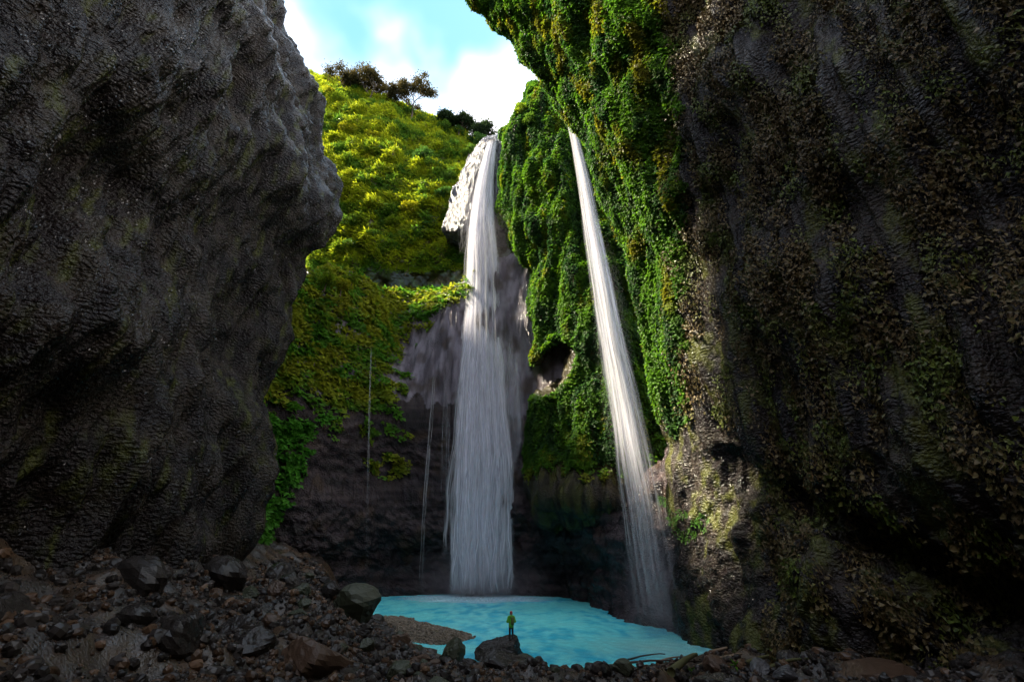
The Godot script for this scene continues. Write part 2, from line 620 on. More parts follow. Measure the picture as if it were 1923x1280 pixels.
func build_left_cliff() -> Dictionary:
	var nu := 620
	var nv := 560
	var pts := PackedVector3Array()
	pts.resize(nu * nv)
	for i in nu:
		var s := lerpf(-95.0, -8.0, i / 60.0) if i < 60 else lerpf(-8.0, 84.0, (i - 60.0) / (nu - 61.0))
		var d := s
		var out := 0.0
		if s > 43.0:
			var th := minf((s - 43.0) / 6.0, PI * 0.5)
			d = 43.0 + 6.0 * sin(th)
			out = 6.0 * (1.0 - cos(th)) + maxf(0.0, s - 43.0 - 3.0 * PI)
		if s < -20.0:
			var th := minf((-20.0 - s) / 14.0, PI * 0.5)
			d = -20.0 - 14.0 * sin(th)
			out = -14.0 * (1.0 - cos(th)) - maxf(0.0, -20.0 - s - 7.0 * PI)
		var top := clampf(66.0 + 8.0 * (d - 16.0), 66.0, 150.0)  # unseen top, shaped to block sun further along and admit sky nearby
		for j in nv:
			var y := lerpf(-2.5, top, float(j) / (nv - 1))
			pts[j * nu + i] = Vector3(left_x(y, minf(d, 43.0)) - out, y, -d)
	var disp := func(p: Vector3, _n: Vector3) -> float:
		return rock(p, 2.4, 2.2, 1.0, 0.35, 0.33)
	var tint := func(p: Vector3, n: Vector3) -> Color:
		var c := Color(0.018, 0.015, 0.015).lerp(Color(0.042, 0.033, 0.026), sst(-0.3, 0.5, n_mid.get_noise_3dv(p / 3.0)))
		var m := n_mask.get_noise_3d(p.x * 0.9, p.y * 0.06, p.z * 0.9) + 0.35 * n_fine.get_noise_3dv(p / 1.3)
		return c.lerp(Color(0.070, 0.078, 0.016), 0.8 * sst(0.2, 0.6, m))
	var s := surface(pts, nu, nv, Vector3(0, 20, -20), disp, tint)
	tag(put(s.mesh, "cliff_left", M.cliff_dark), "dark wet overhanging rock cliff streaked with moss", "cliff", "", "structure")
	s.first = 60
	return s

func right_x(y: float, d: float) -> float:
	var b := table([-12.0, 5.0, 14.0, 21.0, 35.0, 44.0, 50.0], [26.0, 25.0, 23.5, 21.8, 18.6, 16.4, 14.6], d)
	b -= 18.6 * sst(8.0, 44.0, d) * pow(clampf(y, 0.0, 110.0) / 85.0, 2.9)
	var hc := table([10.0, 20.0, 26.0, 46.0], [2.5, 4.5, 7.0, 16.5], d)
	b += 1.6 * exp(-pow((y - hc) / 1.3, 2.0)) * (1.0 - 0.6 * sst(34.0, 46.0, d))
	b -= 1.5 * (1.0 - sst(hc - 3.5, hc - 0.6, y)) * (1.0 - sst(30.0, 42.0, d))
	return b

func build_right_cliff() -> Dictionary:
	var nu := 560
	var nv := 540
	var pts := PackedVector3Array()
	pts.resize(nu * nv)
	for i in nu:
		var s := lerpf(-42.0, -6.0, i / 40.0) if i < 40 else lerpf(-6.0, 76.0, (i - 40.0) / (nu - 41.0))
		var d := s
		var out := 0.0
		if s > 46.0:
			var th := minf((s - 46.0) / 5.0, PI * 0.5)
			d = 46.0 + 5.0 * sin(th)
			out = 5.0 * (1.0 - cos(th)) + maxf(0.0, s - 46.0 - 2.5 * PI)
		var top := clampf(1.714 * d + 22.0, 60.0, 100.0)
		for j in nv:
			var y := lerpf(-2.5, top, float(j) / (nv - 1))
			pts[j * nu + i] = Vector3(right_x(y, minf(d, 46.0)) + out, y, -d)
	var disp := func(p: Vector3, _n: Vector3) -> float:
		var smooth := sst(34.0, 44.0, -p.z)
		return rock(p, 2.2 - smooth, 1.5 - 0.5 * smooth, 0.75 - 0.2 * smooth, 0.35, lerpf(0.6, 0.2, sst(8.0, 30.0, p.y)))
	var tint := func(p: Vector3, n: Vector3) -> Color:
		var c := Color(0.018, 0.015, 0.015).lerp(Color(0.042, 0.033, 0.026), sst(-0.4, 0.5, n_mid.get_noise_3dv(p / 3.0)))
		var m := n_mask.get_noise_3d(p.x * 0.4, p.y * 0.12, p.z * 0.4) + 0.5 * n_fine.get_noise_3dv(p / 1.3)
		return c.lerp(Color(0.075, 0.080, 0.016), 0.8 * sst(0.05, 0.45, m))
	var s := surface(pts, nu, nv, Vector3(0, 20, -25), disp, tint)
	tag(put(s.mesh, "cliff_right", M.cliff_dark), "tall mossy overhanging cliff leaning over the pool", "cliff", "", "structure")
	s.first = 40
	return s

func wet_rock(p: Vector3, _n: Vector3) -> Color:
	var c := Color(0.10, 0.082, 0.098).lerp(Color(0.27, 0.235, 0.28), sst(-0.45, 0.5, n_mid.get_noise_3d(p.x / 2.0, p.y / 9.0, p.z / 2.0)))
	# an older, darker bed of rock lies under the pale one
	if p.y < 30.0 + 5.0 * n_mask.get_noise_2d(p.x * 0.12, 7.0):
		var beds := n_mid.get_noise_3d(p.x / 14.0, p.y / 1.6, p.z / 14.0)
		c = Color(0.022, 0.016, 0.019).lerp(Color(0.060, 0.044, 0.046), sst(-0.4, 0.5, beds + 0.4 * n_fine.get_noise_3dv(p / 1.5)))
	return c.lerp(Color(0.06, 0.038, 0.024), 0.6 * sst(0.1, 0.5, n_mask.get_noise_3dv(p * 0.2)))

func build_back_cliff() -> Dictionary:
	var px := [250.0, 420.0, 500.0, 560.0, 620.0, 690.0, 750.0, 820.0, 870.0, 930.0, 1000.0, 1070.0, 1160.0]
	var near := [-27.5, -26.0, -15.0, -12.0, -8.5, -3.5, -1.0, 0.0, 0.0, 0.0, -1.0, -4.0, -9.0]
	var rim := [40.0, 80.0, 280.0, 525.0, 512.0, 542.0, 652.0, 590.0, 545.0, 500.0, 480.0, 470.0, 465.0]  # first three rims: unseen shoulder, added to block sun on pool and bench
	var back := [36.0, 76.0, 276.0, 525.0, 512.0, 538.0, 552.0, 548.0, 535.0, 494.0, 474.0, 462.0, 458.0]
	var rows := []
	for r in 8:
		var line := []
		for k in px.size():
			var d: float = near[k]
			var x: float = px[k]
			match r:
				0: line.append([x, 1150.0, 77.0 + d])
				1: line.append([x, 1055.0, 78.6 + d])
				2: line.append([x, 985.0, 76.6 + d])
				3: line.append([x, 860.0, 77.6 + d])
				4: line.append([x, lerpf(860.0, rim[k], 0.5), 79.0 + d])
				5: line.append([x, rim[k], 82.0 + d + (1.5 if k == 6 else 0.0)])
				6: line.append([x, back[k], 87.0 + d * 0.8 + (4.0 if k in [6, 7] else 0.0)])
				7: line.append([x, back[k] + 14.0, 99.0 + d * 0.3])
		rows.append(line)
	var pts := control_grid(rows, 350, 300)
	var disp := func(p: Vector3, _n: Vector3) -> float:
		var low := 1.0 - sst(12.0, 26.0, p.y)
		return rock(p, 1.0, 0.5 + 0.8 * low, 0.4 + 0.15 * low, 0.25, lerpf(0.10, 1.3, low))
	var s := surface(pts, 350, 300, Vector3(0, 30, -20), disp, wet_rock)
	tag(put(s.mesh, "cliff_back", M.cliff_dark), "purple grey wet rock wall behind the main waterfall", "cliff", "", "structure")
	return s

func build_hill() -> Dictionary:
	var px := [440.0, 540.0, 600.0, 680.0, 760.0, 830.0, 890.0, 950.0, 1020.0]
	var sky := [150.0, 150.0, 152.0, 178.0, 212.0, 240.0, 272.0, 300.0, 300.0]
	var lip := [470.0, 475.0, 480.0, 486.0, 488.0, 478.0, 462.0, 450.0, 440.0]
	var rows := []
	for r in 8:
		var line := []
		for k in px.size():
			var x: float = px[k]
			var far: float = [45.0, 32.0, 4.0, 0.0, 0.0, 0.0, 0.0, 0.0, 0.0][k]
			match r:
				0: line.append([x, 600.0, 105.0])
				1: line.append([x, 540.0, 103.0])
				2: line.append([x, lip[k] + 12.0, 100.0 + far])
				3: line.append([x, lip[k], 95.5 + far])
				4: line.append([x, lerpf(lip[k], sky[k], 0.35), 97.0 + far])
				5: line.append([x, lerpf(lip[k], sky[k], 0.7), 104.0 + far])
				6: line.append([x, sky[k], 118.0 + far])
				7: line.append([x, sky[k] + 6.0, 142.0 + far])
		rows.append(line)
	var pts := control_grid(rows, 200, 220)
	var disp := func(p: Vector3, _n: Vector3) -> float:
		return rock(p, 2.5, 2.2, 0.5, 0.2, 0.9)
	var tint := func(p: Vector3, _n: Vector3) -> Color:
		return Color(0.075, 0.055, 0.03).lerp(Color(0.10, 0.10, 0.03), sst(-0.3, 0.4, n_mid.get_noise_3dv(p / 4.0)))
	var s := surface(pts, 200, 220, Vector3(0, 90, 0), disp, tint)
	tag(put(s.mesh, "hill", M.ground), "steep overgrown hillside above the rock hollow", "hill", "", "structure")
	return s

func build_chute() -> Dictionary:
	var rows := []
	var spec := [[462.0, 94.0, 858.0, 965.0], [440.0, 87.5, 850.0, 968.0], [418.0, 85.6, 848.0, 970.0], [340.0, 87.0, 868.0, 966.0], [285.0, 88.5, 893.0, 962.0], [262.0, 89.5, 912.0, 958.0], [259.0, 99.0, 912.0, 958.0]]
	for s in spec:
		var line := []
		for k in 6:
			var t := (k - 0.5) / 4.0
			line.append([lerpf(s[2], s[3], t), s[0] + 4.0 * absf(t - 0.4), s[1] + 7.0 * pow(maxf(0.0, absf(t - 0.5) - 0.45) * 4.0, 2.0)])
		rows.append(line)
	var pts := control_grid(rows, 110, 170)
	var disp := func(p: Vector3, _n: Vector3) -> float:
		return rock(p, 0.8, 0.8, 0.4, 0.25, 0.5)
	var tint := func(p: Vector3, _n: Vector3) -> Color:
		return Color(0.035, 0.032, 0.038).lerp(Color(0.085, 0.08, 0.095), sst(-0.3, 0.4, n_mid.get_noise_3d(p.x, p.y / 4.0, p.z)))
	var s := surface(pts, 110, 170, Vector3(0, 60, 0), disp, tint)
	tag(put(s.mesh, "cliff_chute", M.cliff_dark), "pale wet rock chute at the head of the main waterfall", "cliff", "", "structure")
	return s

func build_buttress() -> Dictionary:
	var rows := []
	# py, left edge px, left depth, right edge px, right depth
	for s in [[160.0, 1000.0, 86.0, 1100.0, 84.0], [185.0, 992.0, 79.0, 1100.0, 76.0], [225.0, 968.0, 79.0, 1105.0, 74.0], [262.0, 952.0, 80.0, 1110.0, 73.0], [340.0, 950.0, 79.0, 1120.0, 71.0], [425.0, 958.0, 78.5, 1130.0, 69.0], [470.0, 975.0, 79.0, 1140.0, 68.0], [505.0, 1004.0, 76.0, 1150.0, 67.0], [600.0, 1010.0, 74.0, 1170.0, 66.0], [700.0, 1008.0, 72.5, 1190.0, 65.0], [780.0, 1010.0, 71.0, 1205.0, 64.0], [860.0, 1008.0, 69.0, 1220.0, 62.0], [935.0, 1014.0, 67.5, 1240.0, 60.0], [975.0, 1022.0, 71.0, 1250.0, 63.0], [985.0, 1022.0, 76.0, 1250.0, 70.0]]:
		var line := []
		for k in 10:
			var t := (k - 1.0) / 5.0
			var d := lerpf(s[2], s[4], clampf(t, 0.0, 1.0)) - 3.0 * sin(PI * clampf(t, 0.0, 1.0)) + 4.0 * maxf(0.0, t - 1.0)
			if k == 0:
				d = s[2] + 11.0
			line.append([lerpf(s[1], s[3], maxf(t, -0.03)), s[0], d])
		rows.append(line)
	var pts := control_grid(rows, 260, 330)
	for k in pts.size():
		var q := pix(pts[k])
		var u := (q.x - 1038.0) * 0.82 + (q.y - 692.0) * 0.57
		var v := -(q.x - 1038.0) * 0.57 + (q.y - 692.0) * 0.82
		var hole := sst(1.0, 0.45, sqrt(pow(u / 38.0, 2.0) + pow(v / 66.0, 2.0)))
		pts[k] += (pts[k] - Vector3(0, CAM_Y, 0)).normalized() * 9.0 * hole
	var disp := func(p: Vector3, _n: Vector3) -> float:
		return rock(p, 1.6, 1.8, 0.4, 0.2, 0.28)
	var tint := func(p: Vector3, _n: Vector3) -> Color:
		var c := Color(0.022, 0.018, 0.012).lerp(Color(0.05, 0.040, 0.024), sst(-0.4, 0.5, n_mid.get_noise_3d(p.x, p.y / 4.0, p.z)))
		return c.lerp(Color(0.06, 0.06, 0.012), 0.7 * sst(-0.1, 0.4, n_mask.get_noise_3d(p.x * 0.5, p.y * 0.1, p.z * 0.5)))
	var s := surface(pts, 260, 330, Vector3(-10, 40, 0), disp, tint)
	tag(put(s.mesh, "cliff_buttress", M.cliff_dark), "vine covered rock buttress between the two waterfalls", "cliff", "", "structure")
	return s

func build_bench() -> Dictionary:
	var rows := []
	var top := [[940.0, 985.0, 80.0], [1010.0, 968.0, 76.0], [1090.0, 955.0, 68.0], [1170.0, 925.0, 61.0], [1240.0, 880.0, 56.0], [1310.0, 850.0, 52.0], [1420.0, 930.0, 44.0]]
	var low := [[950.0, 1122.0, 77.5], [1040.0, 1124.0, 75.0], [1092.0, 1137.0, 69.0], [1165.0, 1170.0, 55.5], [1245.0, 1192.0, 50.0], [1345.0, 1222.0, 43.0], [1480.0, 1275.0, 34.0]]
	for r in 6:
		var line := []
		for k in 7:
			var t: float = [-0.02, 0.0, 0.3, 0.55, 0.86, 1.1][r]
			var a: Array = top[k]
			var b: Array = low[k]
			var push: float = [8.0, 0.6, -1.0, 0.4, 1.0, 0.0][r]
			line.append([lerpf(a[0], b[0], t), lerpf(a[1], b[1], t), lerpf(a[2], b[2], clampf(t, 0, 1)) + push])
		rows.append(line)
	var pts := control_grid(rows, 260, 130)
	var disp := func(p: Vector3, _n: Vector3) -> float:
		return rock(p, 1.0, 1.3, 0.45, 0.22, 1.2)
	var s := surface(pts, 260, 130, Vector3(-10, 20, -20), disp, wet_rock)
	tag(put(s.mesh, "cliff_bench", M.cliff_dark), "dark wet rock bench rising from the right pool edge", "cliff", "", "structure")
	return s

# ---------------------------------------------------------------- ground and pool
var shore := PackedVector2Array([Vector2(-26, 84), Vector2(-21, 70), Vector2(-15.5, 58), Vector2(-11.5, 51), Vector2(-8.5, 44.5), Vector2(-5.5, 40.5), Vector2(-3.2, 38.0), Vector2(1.0, 36.3), Vector2(5.0, 36.4), Vector2(9.0, 37.4), Vector2(13.0, 39.6), Vector2(17.5, 44.0), Vector2(18.5, 52.0), Vector2(16.0, 60.0), Vector2(12.0, 84.0)])

func shore_distance(x: float, d: float) -> float:
	var q := Vector2(x, d)
	var best := 1e9
	for k in shore.size():
		var c := Geometry2D.get_closest_point_to_segment(q, shore[k], shore[(k + 1) % shore.size()])
		best = minf(best, c.distance_to(q))
	return -best if Geometry2D.is_point_in_polygon(q, shore) else best

func ground_y(x: float, d: float) -> float:
	var s := shore_distance(x, d)
	var n := n_mid.get_noise_2d(x / 4.0, d / 4.0)
	if s < 0.0:
		var y := -minf(1.5, -s * 0.35)
		# the gravel bar that reaches into the pool
		var bar := Geometry2D.get_closest_point_to_segment(Vector2(x, d), Vector2(-13.5, 55.0), Vector2(-6.2, 47.0)).distance_to(Vector2(x, d))
		return maxf(y, 0.42 - 0.16 * bar + 0.12 * n)
	var h := minf(s * 0.14, 2.6) + 0.27 * maxf(0.0, -x - 9.0) * sst(0.0, 6.0, s)
	return h + 0.05 + sst(0.5, 5.0, s) * (0.8 * n + 1.1 * n_big.get_noise_2d(x / 9.0, d / 9.0)) + 0.12 * n_fine.get_noise_2d(x / 1.2, d / 1.2)

func build_ground() -> Dictionary:
	var nu := 280
	var nv := 340
	var pts := PackedVector3Array()
	pts.resize(nu * nv)
	for j in nv:
		var d := lerpf(-40.0, 86.0, pow(float(j) / (nv - 1), 0.7))
		for i in nu:
			var x := lerpf(-34.0, 32.0, float(i) / (nu - 1))
			pts[j * nu + i] = Vector3(x, ground_y(x, d), -d)
	var flat := func(_p: Vector3, _n: Vector3) -> float: return 0.0
	var tint := func(p: Vector3, _n: Vector3) -> Color:
		var c := Color(0.028, 0.021, 0.017).lerp(Color(0.065, 0.037, 0.020), sst(-0.2, 0.5, n_mask.get_noise_2d(p.x * 0.3, p.z * 0.3)))
		if shore_distance(p.x, -p.z) < 0.0:
			c = Color(0.13, 0.105, 0.07).lerp(Color(0.14, 0.13, 0.04), sst(0.0, 0.5, n_mask.get_noise_2d(p.x * 0.6, p.z * 0.6)))
		return c
	var s := surface(pts, nu, nv, Vector3(0, 60, -30), flat, tint)
	tag(put(s.mesh, "ground", M.ground), "dark muddy rubble ground sloping to the pool", "ground", "", "structure")
	return s

func build_pool() -> void:
	var nu := 260
	var nv := 260
	var pts := PackedVector3Array()
	pts.resize(nu * nv)
	for j in nv:
		var d := lerpf(34.0, 84.0, float(j) / (nv - 1))
		for i in nu:
			var x := lerpf(-27.0, 20.0, float(i) / (nu - 1))
			pts[j * nu + i] = Vector3(x, 0.035 * n_mid.get_noise_2d(x * 1.1, d * 0.8) + 0.02 * n_fine.get_noise_2d(x * 1.3, d), -d)
	var flat := func(_p: Vector3, _n: Vector3) -> float: return 0.0
	var tint := func(p: Vector3, _n: Vector3) -> Color:
		var n := n_mid.get_noise_2d(p.x / 2.2, p.z / 5.0) + 0.6 * n_fine.get_noise_2d(p.x / 1.5, p.z / 3.0)
		var deep := Color(0.04, 0.55, 0.76).lerp(Color(0.18, 0.82, 0.88), sst(-0.5, 0.6, n))
		var milky := Color(0.20, 0.86, 0.87)
		var far := sst(-0.35, 0.4, n_big.get_noise_2d(p.x / 14.0 + 4.0, p.z / 9.0) + 0.25 * n)
		var spray := 0.8 * exp(-pow((p.x - 12.5) / 5.0, 2.0) - pow((p.z + 43.0) / 4.0, 2.0)) + 0.25 * n_mask.get_noise_2d(p.x * 0.4, p.z * 0.4)
		return deep.lerp(milky, 0.8 * far).lerp(Color(0.32, 0.64, 0.62), clampf(spray, 0.0, 0.8))
	var s := surface(pts, nu, nv, Vector3(0, 60, -50), flat, tint)
	tag(put(s.mesh, "pool_water", M.water), "milky turquoise pool below the waterfalls", "pool", "", "structure")

# ---------------------------------------------------------------- falling water
func build_falls() -> void:
	var main := [[P(925, 262, 88.6), 0.7, 1.0], [P(917, 300, 87.4), 1.2, 1.0], [P(909, 350, 86.0), 1.7, 1.0], [P(904, 410, 84.2), 2.2, 1.0], [P(904, 470, 83.0), 2.7, 1.0], [P(905, 560, 81.4), 3.0, 1.0], [P(903, 660, 79.6), 3.5, 1.0], [P(902, 760, 78.2), 4.1, 1.0], [P(903, 860, 76.8), 4.7, 0.95], [P(900, 960, 75.8), 4.8, 0.95], [P(899, 1050, 75.0), 4.6, 0.95], [P(899, 1122, 74.6), 4.5, 1.0]]
	var w := waterfall("main_waterfall", main, 250, 1.0, 1.15, 0.45, 3)
	tag(w, "tall broad white waterfall plunging into the far side of the pool", "waterfall")
	foam(w, Vector3(-5.0, 0.10, -73.0), Vector2(12.0, 5.5), 4)
	var n := Node3D.new()
	n.name = "spray"
	w.add_child(n, true)
	mist(n, Vector3(-4.6, 1.5, -73.5), Vector3(22, 16, 9), 0.06)
	mist(n, P(915, 470, 81.5), Vector3(11, 26, 6), 0.02)
	# thin film of water on the chute beside the main stream
	var film := [[P(918, 285, 87.6), 2.0, 0.5], [P(905, 330, 86.4), 4.0, 0.6], [P(897, 390, 84.8), 5.0, 0.6], [P(893, 430, 84.0), 4.6, 0.5], [P(890, 480, 83.6), 4.0, 0.1]]
	tag(waterfall("water_film", film, 50, 0.3, 0.3, 0.12, 9), "thin white film of water spread over the upper rock chute", "waterfall")
	# veil sliding down the dome right of the main stream
	var veil := [[P(965, 560, 80.6), 2.4, 0.3], [P(968, 640, 79.6), 2.8, 0.6], [P(970, 740, 78.0), 3.0, 0.6], [P(972, 830, 76.6), 2.2, 0.5], [P(955, 900, 75.6), 1.6, 0.3]]
	tag(waterfall("water_veil", veil, 44, 0.45, 0.4, 0.1, 12), "faint veil of water sliding down rock beside the main waterfall", "waterfall")
	var right := [[P(1052, 175, 55.6), 0.5, 0.1], [P(1066, 212, 55.0), 0.5, 0.45], [P(1080, 265, 54.4), 0.6, 1.0], [P(1096, 340, 53.5), 0.85, 1.0], [P(1112, 430, 52.6), 1.0, 1.0], [P(1132, 540, 51.8), 1.2, 0.95], [P(1150, 640, 51.0), 1.3, 0.9], [P(1170, 740, 50.2), 1.5, 0.85], [P(1190, 850, 49.4), 1.7, 0.7], [P(1208, 950, 48.8), 1.9, 0.55], [P(1222, 1040, 48.2), 2.0, 0.4], [P(1236, 1120, 47.6), 2.0, 0.22], [P(1246, 1180, 47.0), 2.0, 0.1]]
	var r := waterfall("side_waterfall", right, 80, 0.5, 0.6, 0.6, 21)
	tag(r, "narrow slanting waterfall falling past the green vine wall", "waterfall")
	var m := Node3D.new()
	m.name = "spray"
	r.add_child(m, true)
	mist(m, P(1228, 1090, 48.0), Vector3(8, 18, 6), 0.07)
	mist(m, P(1150, 640, 51.0), Vector3(5, 36, 4), 0.018)
	var t1 := [[P(697, 650, 72.0), 0.12, 0.7], [P(694, 740, 71.4), 0.18, 0.8], [P(692, 830, 71.0), 0.2, 0.8], [P(690, 940, 70.6), 0.25, 0.5], [P(688, 1070, 70.2), 0.3, 0.3]]
	tag(waterfall("water_trickle", t1, 7, 0.16, 0.6, 0.5, 31), "thin trickle of water running from the leafy bank", "waterfall", "thin trickles on the back wall")
	var t2 := [[P(816, 700, 77.0), 0.2, 0.6], [P(810, 790, 76.2), 0.35, 0.9], [P(801, 900, 75.6), 0.35, 0.9], [P(795, 1000, 75.2), 0.35, 0.8], [P(791, 1112, 75.0), 0.45, 0.4]]
	tag(waterfall("water_trickle", t2, 10, 0.2, 0.6, 0.5, 32), "thin bright trickle of water left of the main waterfall", "waterfall", "thin trickles on the back wall")
	var t3 := [[P(840, 700, 77.2), 0.6, 0.4], [P(838, 800, 76.0), 0.9, 0.7], [P(836, 900, 75.4), 0.9, 0.6], [P(838, 990, 75.2), 0.8, 0.3]]
	tag(waterfall("water_trickle", t3, 10, 0.22, 0.45, 0.4, 33), "loose strands of water close to the left of the main fall", "waterfall", "thin trickles on the back wall")

func foam(parent: Node3D, at: Vector3, size: Vector2, seed_: int) -> void:
	var st := SurfaceTool.new()
	st.begin(Mesh.PRIMITIVE_TRIANGLES)
	var rings := 8
	var seg := 48
	var pt := func(r: int, s: int) -> Array:
		var a := TAU * s / seg
		var f := float(r) / rings
		var k := f * (1.0 + 0.3 * n_mid.get_noise_2d(cos(a) * 2.0 + seed_, sin(a) * 2.0))
		var p := Vector3(cos(a) * size.x * k, 0.18 * pow(1.0 - f, 2.0) + 0.03 * n_fine.get_noise_2d(a * 4.0, f * 6.0), sin(a) * size.y * k)
		return [p, 2.6 * (1.0 - pow(f, 0.7))]
	for r in rings:
		for s in seg:
			var q := [pt.call(r, s), pt.call(r, s + 1), pt.call(r + 1, s), pt.call(r + 1, s + 1)]
			for e in [0, 2, 1, 1, 2, 3]:
				var p: Vector3 = q[e][0]
				st.set_color(Color(1, 1, 1, minf(q[e][1], 1.0)))
				st.set_uv(Vector2(p.x, p.z) * 0.22)
				st.set_normal(Vector3.UP)
				st.add_vertex(p + at)
	put(st.commit(), "foam", M.foam, parent)

# ---------------------------------------------------------------- vegetation
func build_vegetation(left: Dictionary, right: Dictionary, back: Dictionary, hill: Dictionary, butt: Dictionary, bench: Dictionary) -> void:
	var ivy := clump(1, 11, 0.5, 0.36, 0.26, 0.6)
	var fine := clump(2, 12, 0.42, 0.22, 0.14, 0.3)
	var broad := clump(3, 8, 0.8, 0.95, 0.7, 0.35)
	var brush := clump(4, 14, 0.7, 0.62, 0.24, -0.1)
	var deep := Color(0.030, 0.085, 0.022)
	var bright := Color(0.10, 0.23, 0.012)
	var gold := Color(0.20, 0.20, 0.012)
	# right cliff: green curtain near the side waterfall, brown dry growth further out
	var curtain := func(p: Vector3, _n: Vector3) -> Color:
		var q := pix(p)
		var edge := 1285.0 + 25.0 * n_mask.get_noise_2d(q.y * 0.02, 3.0) - 0.05 * maxf(0.0, 400.0 - q.y) * 2.0
		if q.x > edge or q.y > 800.0 + 60.0 * n_mask.get_noise_2d(q.x * 0.03, 1.0) or p.z > -34.0 and q.x > 1280.0:
			return Color(0, 0, 0, 0)
		var n := n_mask.get_noise_3d(p.x * 0.6, p.y * 0.05, p.z * 0.6)
		var c := deep.lerp(bright, sst(-0.4, 0.3, n))
		c = c.lerp(gold, sst(0.12, 0.45, n_mid.get_noise_3d(p.x / 3.0 + 9.0, p.y / 20.0, p.z / 3.0)))
		c.a = 1.0
		return c
	tag(multi("hanging_vines", scatter(right, 300000, curtain), ivy, M.leaf, 0.7, 1.3, 0.35), "green curtain of small leaves hanging down the right cliff", "vines", "", "stuff")
	var dry := func(p: Vector3, _n: Vector3) -> Color:
		var q := pix(p)
		if q.x < 1240.0 or p.z > -8.0 or q.x > 2000.0 or q.y < -80.0:
			return Color(0, 0, 0, 0)
		if q.x < 1440.0 and q.y > 790.0:
			return Color(0, 0, 0, 0)
		var n := n_mask.get_noise_3d(p.x * 0.5, p.y * 0.07, p.z * 0.5) + 0.3 * n_fine.get_noise_3dv(p / 2.0)
		if n < 0.02:
			return Color(0, 0, 0, 0)
		var c := Color(0.125, 0.088, 0.036).lerp(Color(0.095, 0.125, 0.016), sst(-0.1, 0.4, n_mid.get_noise_3dv(p / 4.0)))
		c.a = 1.0
		return c
	tag(multi("wall_growth", scatter(right, 420000, dry), fine, M.litter, 0.3, 1.1, 0.5, null, 2.3), "dry brown and olive growth clinging to the right cliff", "growth", "", "stuff")
	var moss := func(p: Vector3, _n: Vector3) -> Color:
		var m := n_mask.get_noise_3d(p.x * 0.9, p.y * 0.06, p.z * 0.9) + 0.35 * n_fine.get_noise_3dv(p / 1.3)
		if m < 0.3 or p.z > -8.0:
			return Color(0, 0, 0, 0)
		return Color(0.13, 0.15, 0.02, 0.5)
	tag(multi("moss_strands", scatter(left, 70000, moss), fine, M.litter, 0.6, 1.1, 0.4), "thin olive moss strands trailing down the left cliff", "moss", "", "stuff")
	var knob := boulder_mesh(310, 8, 9, 6, 0.12)
	var knobs := func(p: Vector3, _n: Vector3) -> Color:
		if p.z > -6.0 or p.y > 95.0 or n_mask.get_noise_3dv(p * 0.18) < -0.22:
			return Color(0, 0, 0, 0)
		var v := rng.randf_range(0.6, 1.5)
		return Color(0.028 * v, 0.023 * v, 0.020 * v, 0.04 + 0.10 * pow(rng.randf(), 3.0))
	tag(multi("rock_knobs", scatter(left, 60000, knobs), knob, M.wet_knob, 0.5, 1.3, 0.6, null, 1.7), "small wet knobs of rock studding the left cliff", "rock", "", "stuff")
	var flakes := func(p: Vector3, _n: Vector3) -> Color:
		if p.z > -6.0 or p.y > 95.0 or n_mask.get_noise_3d(p.x * 0.3, p.y * 0.1, p.z * 0.3) < -0.05:
			return Color(0, 0, 0, 0)
		return Color(0.028, 0.023, 0.020, 0.5)
	tag(multi("rock_flakes", scatter(left, 420000, flakes), fine, M.wet_flake, 0.4, 1.1, 0.6, null, 2.2), "thin wet flakes of rock peeling from the left cliff", "rock", "", "stuff")
	# back wall: the leafy spur, the ledge and the hanging patch beside the left cliff
	var bank := func(p: Vector3, _n: Vector3) -> Color:
		var q := pix(p)
		var n := n_mask.get_noise_3dv(p * 0.25)
		var dome := table([640.0, 700.0, 722.0, 780.0, 870.0, 1000.0], [800.0, 790.0, 705.0, 618.0, 545.0, 470.0], q.x)
		var low := table([470.0, 520.0, 600.0, 650.0, 700.0, 760.0], [1060.0, 760.0, 770.0, 790.0, 800.0, 1000.0], q.x)
		var ok := q.y < minf(dome, low) + 70.0 * n + rng.randf_range(-30.0, 10.0) and q.x < 900.0
		var c := Color(0.27, 0.29, 0.02).lerp(Color(0.09, 0.24, 0.02), sst(-0.3, 0.3, n_mid.get_noise_3dv(p / 6.0) + 0.6 * n_fine.get_noise_3dv(p / 3.0)))
		if q.y > 755.0 and q.y < 1050.0 and q.x < lerpf(612.0, 500.0, (q.y - 780.0) / 250.0) + 20.0 * n and q.y > 785.0 - 30.0 * n:
			ok = true
			c = Color(0.08, 0.26, 0.025)
		elif q.x > 690.0 and q.x < 770.0 and q.y > 700.0 and q.y < 900.0 and n > 0.18:
			ok = true
		if not ok:
			return Color(0, 0, 0, 0)
		c.a = 1.0
		return c
	tag(multi("leafy_bank", scatter(back, 330000, bank), broad, M.leaf, 0.6, 1.15, 0.6), "broad leaved plants covering the ledge and bank below the hollow", "plants", "", "stuff")
	var slope := func(p: Vector3, _n: Vector3) -> Color:
		var q := pix(p)
		if q.y > 505.0 or q.x > 885.0 and q.y > 270.0:
			return Color(0, 0, 0, 0)
		var n := n_mask.get_noise_3dv(p * 0.12) + 0.4 * n_fine.get_noise_3dv(p / 3.0)
		if n < -0.6:
			return Color(0, 0, 0, 0)
		var c := Color(0.38, 0.44, 0.016).lerp(Color(0.10, 0.22, 0.02), sst(-0.15, 0.45, n_mid.get_noise_3dv(p / 9.0) + 0.4 * n_fine.get_noise_3dv(p / 3.0)))
		c.a = 1.3
		return c
	tag(multi("hillside_brush", scatter(hill, 420000, slope), brush, M.leaf, 0.8, 1.5, 0.6), "yellow green brush covering the hillside", "brush", "", "stuff")
